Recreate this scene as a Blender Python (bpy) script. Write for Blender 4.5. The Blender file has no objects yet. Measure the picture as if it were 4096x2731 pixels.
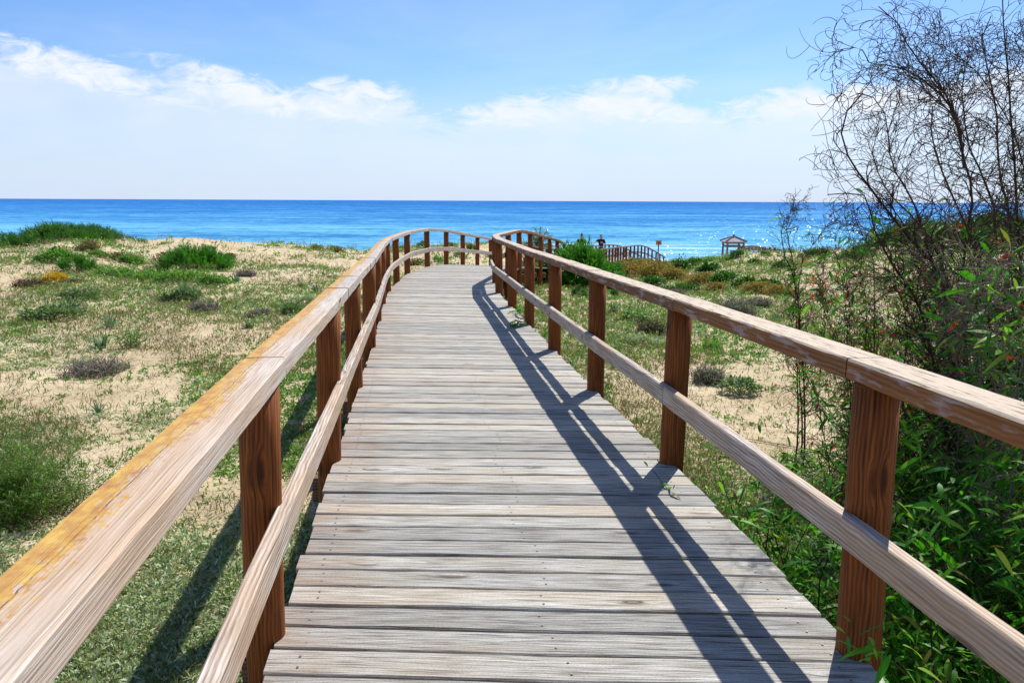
import bpy, math, random
import numpy as np
from mathutils import Vector, Matrix
rng = np.random.default_rng(7)
random.seed(7)
sc = bpy.context.scene
COL = sc.collection
CAMZ = 1.53
F, CX, CY = 3072.0, 2048.0, 1365.5           # lens of the photograph, in its own pixels
PITCH, ROLL = math.radians(10.376), 0.0044

# ------------------------------------------------------------------ helpers
def tag(o, label=None, cat=None, group=None, kind=None):
    if label: o['label'] = label
    if cat: o['category'] = cat
    if group: o['group'] = group
    if kind: o['kind'] = kind
    return o
def empty(name, loc=(0, 0, 0), rz=0.0):
    o = bpy.data.objects.new(name, None); COL.objects.link(o)
    o.empty_display_size = .2; o.location = loc; o.rotation_euler = (0, 0, rz)
    return o
def link(name, me, mats, parent=None, loc=None):
    o = bpy.data.objects.new(name, me); COL.objects.link(o)
    for m in (mats if isinstance(mats, (list, tuple)) else [mats]): me.materials.append(m)
    if parent: o.parent = parent
    if loc is not None: o.location = loc
    return o
def np_mesh(name, V, Q, smooth=False, uv=None, mi=None):
    """V (n,3), Q (m,4) quads -> mesh"""
    me = bpy.data.meshes.new(name)
    V = np.ascontiguousarray(V, dtype=np.float32); Q = np.ascontiguousarray(Q, dtype=np.int32)
    me.vertices.add(len(V)); me.vertices.foreach_set('co', V.ravel())
    me.loops.add(Q.size); me.loops.foreach_set('vertex_index', Q.ravel())
    me.polygons.add(len(Q)); me.polygons.foreach_set('loop_start', np.arange(0, Q.size, 4, dtype=np.int32))
    if smooth: me.polygons.foreach_set('use_smooth', np.ones(len(Q), dtype=bool))
    if mi is not None: me.polygons.foreach_set('material_index', np.asarray(mi, dtype=np.int32))
    if uv is not None:
        l = me.uv_layers.new(name='UVMap'); l.data.foreach_set('uv', np.ascontiguousarray(uv, dtype=np.float32).ravel())
    me.update(calc_edges=True)
    return me
class MB:
    """collects verts / faces / uvs of one mesh"""
    def __init__(s): s.v = []; s.f = []; s.uv = []; s.mi = []
    def quad(s, idx, uvs, m=0): s.f.append(idx); s.uv.append(uvs); s.mi.append(m)
    def sweep(s, pts, nrm, w, h, ch=.008, u0=0., v0=0., wob=0., zoff=0., m=0):
        """chamfered rectangular bar of width w (along nrm) and height h swept along pts (bottom centre line)"""
        prof = [(-w/2+ch, 0), (w/2-ch, 0), (w/2, ch), (w/2, h-ch), (w/2-ch, h), (-w/2+ch, h), (-w/2, h-ch), (-w/2, ch)]
        per = [0.]
        for i in range(8): per.append(per[-1] + math.dist(prof[i], prof[(i+1) % 8]))
        n = len(pts); b = len(s.v); u = u0; us = []
        for i in range(n):
            if i: u += (Vector(pts[i]) - Vector(pts[i-1])).length
            us.append(u)
            wb = [random.uniform(-wob, wob) for _ in range(4)]
            for k, (a, z) in enumerate(prof):
                q = Vector(pts[i]) + Vector(nrm[i]) * (a + wb[k % 4]) + Vector((0, 0, z + zoff + wb[(k+1) % 4]))
                s.v.append(q)
        for i in range(n-1):
            for k in range(8):
                k2 = (k+1) % 8
                s.quad([b+i*8+k, b+i*8+k2, b+(i+1)*8+k2, b+(i+1)*8+k],
                       [(us[i], v0+per[k]), (us[i], v0+per[k+1]), (us[i+1], v0+per[k+1]), (us[i+1], v0+per[k])], m)
        for e, i in ((0, 0), (1, n-1)):
            idx = [b+i*8+k for k in range(8)]
            uvs = [(us[i] + prof[k][1]*.1, v0 + prof[k][0] + .5) for k in range(8)]
            if e == 0: idx = idx[::-1]; uvs = uvs[::-1]
            s.quad(idx, uvs, m)
    def box(s, c, dx, dy, dz, ax=(1, 0, 0), ay=(0, 1, 0), az=(0, 0, 1), u0=0., v0=0., m=0):
        c, ax, ay, az = Vector(c), Vector(ax), Vector(ay), Vector(az); b = len(s.v)
        for z in (-1, 1):
            for y in (-1, 1):
                for x in (-1, 1): s.v.append(c + ax*(x*dx/2) + ay*(y*dy/2) + az*(z*dz/2))
        for idx, (p, q) in (((0, 2, 3, 1), (dy, dx)), ((4, 5, 7, 6), (dx, dy)), ((0, 1, 5, 4), (dx, dz)), ((2, 6, 7, 3), (dz, dx)), ((1, 3, 7, 5), (dy, dz)), ((0, 4, 6, 2), (dz, dy))):
            if dx >= max(dy, dz) and idx in ((0, 2, 3, 1), (2, 6, 7, 3)): uv = [(0, 0), (0, p), (q, p), (q, 0)]
            else: uv = [(0, 0), (p, 0), (p, q), (0, q)]
            s.quad([b+i for i in idx], [(u0+a, v0+t) for a, t in uv], m)
    def tube(s, pts, rads, n=8, u0=0., v0=0., caps=True, m=0):
        b = len(s.v); u = u0; us = []; N = len(pts)
        pts = [Vector(p) for p in pts]
        for i in range(N):
            t = (pts[min(i+1, N-1)] - pts[max(i-1, 0)]).normalized()
            a = t.cross(Vector((1, .13, .07))) if abs(t.x) < .8 else t.cross(Vector((.1, 1, .07)))
            a.normalize(); c = t.cross(a)
            if i: u += (pts[i]-pts[i-1]).length
            us.append(u)
            for k in range(n):
                an = 2*math.pi*k/n
                s.v.append(pts[i] + (a*math.cos(an) + c*math.sin(an))*rads[i])
        for i in range(N-1):
            for k in range(n):
                k2 = (k+1) % n; p0 = v0 + k/n*6.28*rads[0]; p1 = v0 + (k+1)/n*6.28*rads[0]
                s.quad([b+i*n+k, b+i*n+k2, b+(i+1)*n+k2, b+(i+1)*n+k], [(us[i], p0), (us[i], p1), (us[i+1], p1), (us[i+1], p0)], m)
        if caps:
            for i in (0, N-1):
                idx = [b+i*n+k for k in range(n)]
                s.quad(idx[::-1] if i == 0 else idx, [(us[i], v0)]*n, m)
    def build(s, name, mats, parent=None, smooth=False, origin=None):
        me = bpy.data.meshes.new(name)
        vs = s.v if origin is None else [Vector(q) - Vector(origin) for q in s.v]
        me.from_pydata([tuple(q) for q in vs], [], s.f)
        l = me.uv_layers.new(name='UVMap')
        l.data.foreach_set('uv', np.array([c for f in s.uv for c in f], dtype=np.float32).ravel())
        me.polygons.foreach_set('material_index', np.array(s.mi, dtype=np.int32))
        if smooth: me.polygons.foreach_set('use_smooth', np.ones(len(s.f), dtype=bool))
        me.update()
        return link(name, me, mats, parent, origin)

def ray(u, v):
    x, y = u-CX, v-CY
    x, y = x*math.cos(ROLL)+y*math.sin(ROLL), -x*math.sin(ROLL)+y*math.cos(ROLL)
    dx, dy, dz = x/F, 1., -y/F
    c, s = math.cos(PITCH), math.sin(PITCH)
    return dx, dy*c+dz*s, -dy*s+dz*c
def at(u, v, Y):
    r = ray(u, v); k = Y/r[1]
    return Vector((r[0]*k, Y, CAMZ + r[2]*k))
def project(x, y, z):
    c, s = math.cos(PITCH), math.sin(PITCH); z = z-CAMZ
    d = y*c - z*s; h = y*s + z*c
    d = np.where(d > .1, d, np.nan)
    return CX + F*x/d, CY - F*h/d

def _hash(i, j, seed):
    n = (i.astype(np.int64)*374761393 + j.astype(np.int64)*668265263 + seed*974634777) & 0x7fffffff
    n = ((n ^ (n >> 13))*1274126177) & 0x7fffffff
    return ((n ^ (n >> 16)) & 0xffff)/65535.
def vnoise(x, y, seed=0):
    xi, yi = np.floor(x), np.floor(y); fx, fy = x-xi, y-yi
    fx, fy = fx*fx*(3-2*fx), fy*fy*(3-2*fy)
    a, b, c, d = _hash(xi, yi, seed), _hash(xi+1, yi, seed), _hash(xi, yi+1, seed), _hash(xi+1, yi+1, seed)
    return (a*(1-fx)+b*fx)*(1-fy) + (c*(1-fx)+d*fx)*fy
def fbm(x, y, seed=0, o=4):
    r = 0; a = .5
    for k in range(o): r = r + a*vnoise(x*2**k + 17.3*k, y*2**k - 9.1*k, seed+k); a *= .5
    return r/(1-.5**o)
def sstep(a, b, x):
    t = np.clip((x-a)/(b-a), 0, 1); return t*t*(3-2*t)

# ------------------------------------------------------------------ materials
class NT:
    def __init__(s, name):
        s.m = bpy.data.materials.new(name); s.m.use_nodes = True; s.t = s.m.node_tree; s.t.nodes.clear()
        s.out = s.n('ShaderNodeOutputMaterial')
    def n(s, typ, **kw):
        nd = s.t.nodes.new(typ)
        for k, v in kw.items(): setattr(nd, k, v)
        return nd
    def put(s, sock, v):
        if isinstance(v, bpy.types.NodeSocket): s.t.links.new(v, sock)
        elif v is not None: sock.default_value = v
    def math(s, op, a, b=None, c=None, clamp=False):
        nd = s.n('ShaderNodeMath', operation=op, use_clamp=clamp)
        for i, q in enumerate((a, b, c)): s.put(nd.inputs[i], q)
        return nd.outputs[0]
    def mix(s, f, a, b, mode='MIX'):
        nd = s.n('ShaderNodeMix', data_type='RGBA', blend_type=mode)
        s.put(nd.inputs[0], f); s.put(nd.inputs[6], a); s.put(nd.inputs[7], b)
        return nd.outputs[2]
    def ramp(s, f, stops, interp='LINEAR'):
        nd = s.n('ShaderNodeValToRGB'); e = nd.color_ramp.elements; nd.color_ramp.interpolation = interp
        while len(e) < len(stops): e.new(.5)
        for k, (p, c) in enumerate(stops): e[k].position = p; e[k].color = (*c, 1) if len(c) == 3 else c
        s.put(nd.inputs[0], f); return nd.outputs[0]
    def noise(s, vec, scale, detail=4, rough=.55, dist=0., out=0):
        nd = s.n('ShaderNodeTexNoise'); s.put(nd.inputs['Vector'], vec)
        nd.inputs['Scale'].default_value = scale; nd.inputs['Detail'].default_value = detail
        nd.inputs['Roughness'].default_value = rough; nd.inputs['Distortion'].default_value = dist
        return nd.outputs[out]
    def mapping(s, vec, scale=(1, 1, 1), loc=(0, 0, 0), rot=(0, 0, 0)):
        nd = s.n('ShaderNodeMapping'); s.put(nd.inputs[0], vec)
        nd.inputs['Scale'].default_value = scale; s.put(nd.inputs['Location'], loc); nd.inputs['Rotation'].default_value = rot
        return nd.outputs[0]
    def bump(s, h, strength, dist, normal=None):
        nd = s.n('ShaderNodeBump'); nd.inputs['Strength'].default_value = strength; nd.inputs['Distance'].default_value = dist
        s.put(nd.inputs['Height'], h)
        if normal is not None: s.put(nd.inputs['Normal'], normal)
        return nd.outputs[0]
    def principled(s, col, rough=.7, spec=.3, normal=None):
        nd = s.n('ShaderNodeBsdfPrincipled'); s.put(nd.inputs['Base Color'], col); s.put(nd.inputs['Roughness'], rough)
        s.put(nd.inputs['Specular IOR Level'], spec)
        if normal is not None: s.put(nd.inputs['Normal'], normal)
        return nd.outputs[0]
    def done(s, sh): s.t.links.new(sh, s.out.inputs[0]); return s.m
def rgb(*c): return (*c, 1.)

def wood(name, lo, mid, hi, warm=None, warm_amt=0., lichen=None, grain=55., tone=.35, ring=.5, bump=.5, paint=None, bleach=None, split=None, sharp=0., stain=None):
    """weathered timber: grain runs along U of the UV map (metres)"""
    t = NT(name); uvn = t.n('ShaderNodeTexCoord').outputs['UV']; geo = t.n('ShaderNodeNewGeometry')
    rnd = geo.outputs['Random Per Island']
    off = t.n('ShaderNodeCombineXYZ'); t.put(off.inputs[0], t.math('MULTIPLY', rnd, 37.)); t.put(off.inputs[1], t.math('MULTIPLY', rnd, 11.3))
    uv = t.n('ShaderNodeVectorMath', operation='ADD'); t.put(uv.inputs[0], uvn); t.put(uv.inputs[1], off.outputs[0]); uv = uv.outputs[0]
    # bends of the grain round knots
    wob = t.noise(t.mapping(uv, (2.2, 7., 1)), 1., 2, .5)
    sep = t.n('ShaderNodeSeparateXYZ'); t.put(sep.inputs[0], uv)
    kn = t.n('ShaderNodeTexVoronoi'); t.put(kn.inputs['Vector'], t.mapping(uv, (1.6, 7.5, 1))); kn.inputs['Scale'].default_value = 1.
    kd = kn.outputs['Distance']
    knot = t.math('SUBTRACT', 1., t.math('MULTIPLY', kd, 5.5), clamp=True)
    yy = t.math('ADD', t.math('MULTIPLY', sep.outputs[1], 1.), t.math('ADD', t.math('MULTIPLY', wob, .026), t.math('MULTIPLY', knot, .03)))
    cmb = t.n('ShaderNodeCombineXYZ'); t.put(cmb.inputs[0], t.math('MULTIPLY', sep.outputs[0], 4.2)); t.put(cmb.inputs[1], t.math('MULTIPLY', yy, grain))
    fine = t.noise(cmb.outputs[0], 1., 6, .62)
    cmb2 = t.n('ShaderNodeCombineXYZ'); t.put(cmb2.inputs[0], t.math('MULTIPLY', sep.outputs[0], 1.1)); t.put(cmb2.inputs[1], t.math('MULTIPLY', yy, grain*2.6))
    crack = t.noise(cmb2.outputs[0], 1., 3, .5)
    wv = t.n('ShaderNodeTexWave'); wv.bands_direction = 'Y'; wv.inputs['Scale'].default_value = grain*.35; wv.inputs['Distortion'].default_value = 3.
    wv.inputs['Detail'].default_value = 2; wv.inputs['Detail Scale'].default_value = .6
    cmb3 = t.n('ShaderNodeCombineXYZ'); t.put(cmb3.inputs[0], t.math('MULTIPLY', sep.outputs[0], .6)); t.put(cmb3.inputs[1], yy); t.put(wv.inputs[0], cmb3.outputs[0])
    g = t.math('ADD', t.math('MULTIPLY', fine, 1-ring*.45), t.math('MULTIPLY', wv.outputs['Fac'], ring*.45))
    col = t.ramp(g, [(.27+sharp*1.6, lo), (.47, mid), (.68-sharp, hi)])
    big = t.noise(t.mapping(uv, (1.3, 5., 1)), 1., 3, .5)
    if warm:
        f = t.math('MULTIPLY', t.ramp(t.math('ADD', t.math('MULTIPLY', big, .8), t.math('MULTIPLY', rnd, .2)), [(.45, (0, 0, 0)), (.68, (1, 1, 1))]), warm_amt)
        col = t.mix(f, col, rgb(*warm))
    col = t.mix(t.ramp(knot, [(.25, (0, 0, 0)), (.62, (.85, .85, .85))]), col, rgb(lo[0]*.8, lo[1]*.7, lo[2]*.6))
    col = t.mix(t.ramp(crack, [(.30, (.95, .95, .95)), (.38, (0, 0, 0))]), col, rgb(lo[0]*.35, lo[1]*.33, lo[2]*.3))
    col = t.mix(1., col, t.ramp(rnd, [(0, (1-tone,)*3), (.5, (1-.4*tone, 1-.42*tone, 1-.45*tone)), (1, (1.08, 1.07, 1.06))]), 'MULTIPLY')
    if paint:                                  # worn-through stain: bare patches along the board
        pm = t.noise(t.mapping(uv, (5., 28., 1)), 1., 5, .65)
        col = t.mix(t.ramp(pm, [(.53, (0, 0, 0)), (.62, (.75, .75, .75))]), col, rgb(*paint))
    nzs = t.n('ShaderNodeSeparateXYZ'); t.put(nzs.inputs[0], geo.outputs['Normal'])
    suv = t.n('ShaderNodeSeparateXYZ'); t.put(suv.inputs[0], uvn)
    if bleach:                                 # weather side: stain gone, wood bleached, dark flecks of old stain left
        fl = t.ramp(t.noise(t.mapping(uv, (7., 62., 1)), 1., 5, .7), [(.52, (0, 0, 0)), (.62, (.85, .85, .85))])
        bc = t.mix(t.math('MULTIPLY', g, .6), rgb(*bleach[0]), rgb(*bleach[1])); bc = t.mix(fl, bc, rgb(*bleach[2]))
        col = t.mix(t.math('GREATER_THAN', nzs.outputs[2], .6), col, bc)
    if stain:                                  # red-brown run-off from the posts on one end of the boards
        sm = t.n('ShaderNodeMapRange'); t.put(sm.inputs[0], suv.outputs[0]); sm.inputs[1].default_value = 0.; sm.inputs[2].default_value = .38; sm.inputs[3].default_value = .5; sm.inputs[4].default_value = 0.
        col = t.mix(t.math('MULTIPLY', sm.outputs[0], t.ramp(big, [(.35, (.1, .1, .1)), (.6, (1, 1, 1))])), col, rgb(*stain))
        spk = t.noise(t.mapping(uvn, (130., 170., 1)), 1., 3, .7); col = t.mix(.5, col, t.ramp(spk, [(.35, (.45, .44, .42)), (.55, (1, 1, 1))]), 'MULTIPLY')
    if split:                                  # one long drying crack down the middle
        jt = t.math('MULTIPLY', t.math('SUBTRACT', t.noise(t.mapping(uvn, (3., 1., 1)), 1., 5, .7), .5), .03)
        dd = t.math('ABSOLUTE', t.math('SUBTRACT', t.math('ADD', suv.outputs[1], jt), split))
        ck = t.math('MULTIPLY', t.math('LESS_THAN', dd, .0016), t.math('GREATER_THAN', nzs.outputs[2], .6))
        col = t.mix(t.math('MULTIPLY', ck, .85), col, rgb(.05, .03, .02))
    if lichen:                                 # crusts of yellow-orange lichen on the weather side
        a = t.noise(t.mapping(uv, (2.2, 9., 1)), 1., 3, .6); b = t.noise(t.mapping(uv, (38., 60., 1)), 1., 5, .75)
        nz = t.n('ShaderNodeSeparateXYZ'); t.put(nz.inputs[0], geo.outputs['Normal'])
        up = t.math('GREATER_THAN', nz.outputs[2], .6)
        side = t.n('ShaderNodeMapRange'); t.put(side.inputs[0], sep.outputs[1])
        side.inputs[1].default_value = lichen[0]; side.inputs[2].default_value = lichen[1]; side.inputs[3].default_value = -.15; side.inputs[4].default_value = .14
        sd = t.n('ShaderNodeSeparateXYZ'); t.put(sd.inputs[0], uvn); t.put(side.inputs[0], sd.outputs[1])
        lf = t.math('ADD', t.math('ADD', t.math('MULTIPLY', a, .35), t.math('MULTIPLY', b, .65)), side.outputs[0])
        lm = t.math('MULTIPLY', t.ramp(lf, [(.47, (0, 0, 0)), (.56, (1, 1, 1))]), up)
        lc = t.ramp(t.noise(t.mapping(uv, (20., 30., 1)), 1., 4, .6), [(.32, (.33, .13, .015)), (.50, (.46, .23, .018)), (.68, (.56, .36, .04))])
        col = t.mix(t.math('MULTIPLY', lm, .82), col, lc)
    h = t.math('ADD', t.math('MULTIPLY', fine, 1.), t.math('MULTIPLY', crack, .7))
    return t.done(t.principled(col, .72, .22, t.bump(h, bump, .006)))

def leaf(name, cols, trans=.35, rough=.5, spec=.35, nscale=None):
    t = NT(name); g = t.n('ShaderNodeNewGeometry')
    k = len(cols); col = t.ramp(g.outputs['Random Per Island'], [(i/(k-1), c) for i, c in enumerate(cols)])
    if nscale:
        col = t.mix(1., col, t.ramp(t.noise(t.n('ShaderNodeTexCoord').outputs['Object'], nscale, 3), [(.35, (.62, .66, .6)), (.65, (1.2, 1.15, 1.1))]), 'MULTIPLY')
    p = t.principled(col, rough, spec); tr = t.n('ShaderNodeBsdfTranslucent'); t.put(tr.inputs[0], t.mix(1., col, rgb(1.25, 1.3, .75), 'MULTIPLY'))
    mx = t.n('ShaderNodeMixShader'); mx.inputs[0].default_value = trans; t.put(mx.inputs[1], p); t.put(mx.inputs[2], tr.outputs[0])
    return t.done(mx.outputs[0])
def plain(name, col, rough=.7, spec=.25, var=.25, scale=6.):
    t = NT(name); n = t.noise(t.n('ShaderNodeTexCoord').outputs['Object'], scale, 4)
    c = t.mix(1., rgb(*col), t.ramp(n, [(.3, (1-var,)*3), (.7, (1+var,)*3)]), 'MULTIPLY')
    return t.done(t.principled(c, rough, spec))

M = {}
M['deck'] = wood('deck_wood', (.16, .14, .11), (.415, .40, .355), (.65, .64, .60), warm=(.40, .31, .20), warm_amt=.5, grain=75., tone=.42, ring=.2, bump=.9, sharp=.05, stain=(.33, .195, .12))
M['post'] = wood('post_wood', (.045, .013, .0035), (.185, .052, .010), (.33, .108, .022), warm=(.30, .085, .012), warm_amt=.5, grain=62., tone=.35, ring=.42, bump=.5)
M['rail_left'] = wood('left_rail_wood', (.21, .175, .14), (.445, .395, .345), (.61, .575, .53), warm=(.45, .28, .15), warm_amt=.6, grain=105., tone=.14, ring=.3, bump=.5, lichen=(.225, .32), split=.285)
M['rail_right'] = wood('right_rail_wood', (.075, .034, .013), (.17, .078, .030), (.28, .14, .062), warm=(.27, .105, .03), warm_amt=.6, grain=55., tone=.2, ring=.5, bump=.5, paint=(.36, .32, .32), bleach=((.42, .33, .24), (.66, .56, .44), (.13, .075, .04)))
M['low_rail'] = wood('lower_rail_wood', (.15, .115, .09), (.38, .325, .275), (.61, .57, .52), warm=(.42, .25, .12), warm_amt=.55, grain=60., tone=.18, ring=.5, bump=.5)
M['beam'] = wood('beam_wood', (.06, .03, .018), (.15, .085, .05), (.28, .18, .11), grain=45., tone=.3)
M['old'] = wood('far_wood', (.07, .05, .04), (.17, .125, .10), (.32, .26, .22), grain=40., tone=.3)
t = NT('screw_metal'); p = t.n('ShaderNodeBsdfPrincipled'); p.inputs['Base Color'].default_value = rgb(.16, .15, .14); p.inputs['Metallic'].default_value = .3; p.inputs['Roughness'].default_value = .6
M['screw'] = t.done(p.outputs[0])

# ------------------------------------------------------------------ the walkway plan (metres; deck level at the camera is z = 0)
D0 = (-.1236, .9923)
LP = [(-.64, .57, 0.), (-.88, 2.50, -.01), (-1.11, 4.45, -.03), (-1.35, 6.40, -.05), (-1.58, 8.33, -.07), (-1.85, 10.35, -.09), (-2.12, 12.35, -.12), (-2.33, 14.28, -.14),
      (-2.446, 16.2, -.16), (-2.48, 18.15, -.165), (-2.22, 20.1, -.17), (-1.89, 22.0, -.27), (-1.54, 23.9, -.44), (-1.18, 25.9, -.61), (-.78, 27.9, -.79)]
RP = [(1.42, .45, 0.), (1.18, 2.38, .0), (.95, 4.36, -.02), (.70, 6.25, -.04), (.46, 8.18, -.06), (.23, 10.15, -.09), (.0, 12.1, -.11), (-.24, 14.03, -.13),
      (-.35, 16.0, -.15), (-.10, 17.95, -.165), (.18, 19.85, -.18), (.51, 21.7, -.31), (.86, 23.6, -.48), (1.22, 25.5, -.64), (1.60, 27.4, -.80)]
LP = [(x+.008*max(0, 1-y/14), y, z+.022*max(0, 1-y/12)) for x, y, z in LP]; RP = [(x, y, z+.05*max(0, 1-y/11)) for x, y, z in RP]
# beyond: the ramp goes on, turns right and drops to the beach (centre line, deck z)
FAR = [(1.0, 31.0, -1.10), (1.75, 34.8, -1.42), (2.5, 38.6, -1.76), (3.5, 43.0, -2.10), (4.55, 47.0, -2.27), (5.7, 51.0, -2.42), (7.0, 55.5, -2.62), (8.8, 60.0, -2.74), (10.0, 63.0, -3.1), (11.7, 66.5, -3.9), (13.0, 69.2, -4.6)]
def catmull(P, n=8):
    P = [Vector(p) for p in P]; out = []
    for i in range(len(P)-1):
        a, b, c, d = P[max(i-1, 0)], P[i], P[i+1], P[min(i+2, len(P)-1)]
        for k in range(n):
            s = k/n
            out.append(.5*((2*b) + (c-a)*s + (2*a-5*b+4*c-d)*s*s + (3*b-a-3*c+d)*s**3))
    out.append(P[-1]); return out
def resample(pts, step):
    out = [pts[0].copy()]; acc = 0.; marks = step
    for i in range(1, len(pts)):
        L = (pts[i]-pts[i-1]).length
        while acc + L >= marks:
            out.append(pts[i-1].lerp(pts[i], (marks-acc)/L)); marks += step
        acc += L
    return out
def hnormals(pts):
    ns = []
    for i in range(len(pts)):
        t = pts[min(i+1, len(pts)-1)] - pts[max(i-1, 0)]; t = Vector((t.x, t.y, 0)).normalized()
        ns.append(Vector((t.y, -t.x, 0)))      # to the right of travel
    return ns
farc = catmull(FAR, 8); farn = hnormals(farc)
fl = resample([Vector(p) for p in FAR], 1.95)
FN = hnormals(fl)
HALF = 1.08
FL = [tuple(p - n*HALF) for p, n in zip(fl, FN)]; FR = [tuple(p + n*HALF) for p, n in zip(fl, FN)]
LPF, RPF = LP + FL, RP + FR                    # all post feet on each side
ctr = [(Vector(a)+Vector(b))/2 for a, b in zip(LPF, RPF)]
CTRL = np.array([tuple(p) for p in catmull([tuple(ctr[0] + (ctr[0]-ctr[1])*4)] + [tuple(p) for p in ctr], 6)])
def walk_dist(x, y):
    """distance to the centre line and deck height there"""
    x = np.asarray(x, float); y = np.asarray(y, float); sh = x.shape; x = x.ravel(); y = y.ravel()
    bd = np.full(x.shape, 1e9); bz = np.zeros(x.shape)
    for a, b in zip(CTRL[:-1], CTRL[1:]):
        ab = b[:2]-a[:2]; L2 = (ab**2).sum()+1e-9
        s = np.clip(((x-a[0])*ab[0] + (y-a[1])*ab[1])/L2, 0, 1)
        d = np.hypot(x-a[0]-s*ab[0], y-a[1]-s*ab[1]); m = d < bd
        bd = np.where(m, d, bd); bz = np.where(m, a[2]+s*(b[2]-a[2]), bz)
    return bd.reshape(sh), bz.reshape(sh)

# ------------------------------------------------------------------ the ground
CR = [(-900, 985, 40), (0, 966, 40), (120, 958, 41), (220, 940, 42), (360, 936, 42), (461, 950, 42), (610, 962, 43), (700, 951, 43), (784, 951, 43), (927, 967, 44), (1115, 976, 45), (1445, 1004, 45), (1600, 992, 45), (1700, 986, 45), (1960, 973, 46), (2150, 1003, 50),
      (2400, 1042, 60), (2560, 1046, 62), (2660, 1052, 62), (2740, 1049, 58), (2860, 1040, 54), (2960, 1018, 51), (3150, 1010, 50), (3350, 1003, 48), (3500, 985, 45), (3700, 940, 42), (4096, 925, 40), (4900, 935, 40)]
cr_t, cr_Y, cr_z = [], [], []
for u, v, Y in CR:
    p = at(u, v, Y); cr_t.append(p.x/p.y); cr_Y.append(Y); cr_z.append(p.z)
def ground_z(x, y):
    x = np.asarray(x, float); y = np.asarray(y, float)
    tt = x/np.maximum(y, 7.)
    Yc = np.interp(tt, cr_t, cr_Y); zc = np.interp(tt, cr_t, cr_z)
    zn = -.74 + .05*np.clip(np.abs(x)-4, 0, 6)/6
    s = np.clip((y-9)/(Yc-9), 0, 1)
    z = zn + (zc-zn)*s**1.25
    bump = (fbm(x*.16+3, y*.16, 5, 4)-.5)*.9*sstep(8, 34, y) + (fbm(x*.6, y*.6+7, 9, 3)-.5)*.22*sstep(3, 16, y) + (fbm(x*2.1, y*2.1, 12, 3)-.5)*.07
    z = z + bump*(1-.75*sstep(Yc-7, Yc, y))
    fall = sstep(Yc, Yc+16, y)
    z = z*(1-fall) + (-5.2 - .045*(y-64))*fall
    d, dz = walk_dist(x, y)
    k = 1-sstep(1.5, 4.5, d)
    return np.where(z > dz-.62, z*(1-k) + np.minimum(z, dz-.62)*k, z)
def gz(x, y): return float(ground_z(np.array([x]), np.array([y]))[0])
def on_ground(u, v):
    """the point of the ground seen at (u, v)"""
    r = ray(u, v); ys = np.concatenate([np.linspace(1.5, 20, 400), np.linspace(20, 75, 600)])
    xs = r[0]/r[1]*ys; zs = CAMZ + r[2]/r[1]*ys; g = ground_z(xs, ys)
    i = np.argmax(zs < g) if (zs < g).any() else int(np.argmin(np.abs(zs-g)))
    return Vector((xs[i], ys[i], g[i]))

ys = np.concatenate([np.linspace(-9, 2, 30)[:-1], 2*np.exp(np.linspace(0, math.log(36), 420)), np.linspace(74, 125, 26)])
xs = np.sinh(np.linspace(-4.6, 4.6, 420))/np.sinh(4.6)*95
X, Yg = np.meshgrid(xs, ys)
Z = ground_z(X, Yg)
nx, ny = len(xs), len(ys)
I = np.arange(nx*ny).reshape(ny, nx)
Q = np.stack([I[:-1, :-1], I[:-1, 1:], I[1:, 1:], I[1:, :-1]], -1).reshape(-1, 4)
t = NT('dune_sand'); oc = t.n('ShaderNodeTexCoord').outputs['Object']
a = t.noise(oc, .55, 5, .6); b = t.noise(oc, 5., 6, .65); c = t.noise(oc, 38., 4, .7)
col = t.ramp(a, [(.32, (.46, .36, .215)), (.5, (.57, .46, .285)), (.68, (.65, .54, .355))])
col = t.mix(t.math('MULTIPLY', t.ramp(b, [(.50, (0, 0, 0)), (.66, (1, 1, 1))]), .55), col, rgb(.30, .215, .13))
col = t.mix(t.ramp(c, [(.54, (0, 0, 0)), (.66, (.7, .7, .7))]), col, rgb(.17, .12, .075))
hgt = t.math('ADD', t.math('MULTIPLY', b, 1.), t.math('MULTIPLY', c, .4))
M['sand'] = t.done(t.principled(col, .95, .1, t.bump(hgt, .8, .05)))
ground = tag(link('ground', np_mesh('ground', np.stack([X, Yg, Z], -1).reshape(-1, 3), Q, True), M['sand']), kind='structure')

# ------------------------------------------------------------------ the sea
SEA = CAMZ - 7.6
t = NT('sea_water'); oc = t.n('ShaderNodeTexCoord').outputs['Object']
sep = t.n('ShaderNodeSeparateXYZ'); t.put(sep.inputs[0], oc)
band = t.noise(t.mapping(oc, (.0012, .008, 1)), 1., 4, .6); w1 = t.noise(t.mapping(oc, (.012, .020, 1)), 1., 4, .65); w2 = t.noise(t.mapping(oc, (.07, .10, 1)), 1., 4, .65); w3 = t.noise(t.mapping(oc, (.42, .40, 1)), 1., 4, .7)
dist = t.n('ShaderNodeMapRange'); t.put(dist.inputs[0], t.math('LOGARITHM', t.math('MAXIMUM', sep.outputs[1], 60.), 10.))
dist.inputs[1].default_value = 1.95; dist.inputs[2].default_value = 3.3
col = t.ramp(t.math('ADD', dist.outputs[0], t.math('MULTIPLY', t.math('SUBTRACT', band, .5), .9)), [(0., (.140, .38, .51)), (.3, (.068, .265, .475)), (.65, (.030, .165, .415)), (1., (.018, .118, .36))])
chop = t.math('ADD', t.math('ADD', t.math('MULTIPLY', w1, .3), t.math('MULTIPLY', w2, .35)), t.math('MULTIPLY', w3, .35))
col = t.mix(t.math('MULTIPLY', t.ramp(chop, [(.43, (1, 1, 1)), (.50, (0, 0, 0))]), .70), col, rgb(.010, .11, .33))
col = t.mix(t.math('MULTIPLY', t.ramp(chop, [(.51, (0, 0, 0)), (.59, (1, 1, 1))]), .5), col, rgb(.22, .50, .72))
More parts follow.
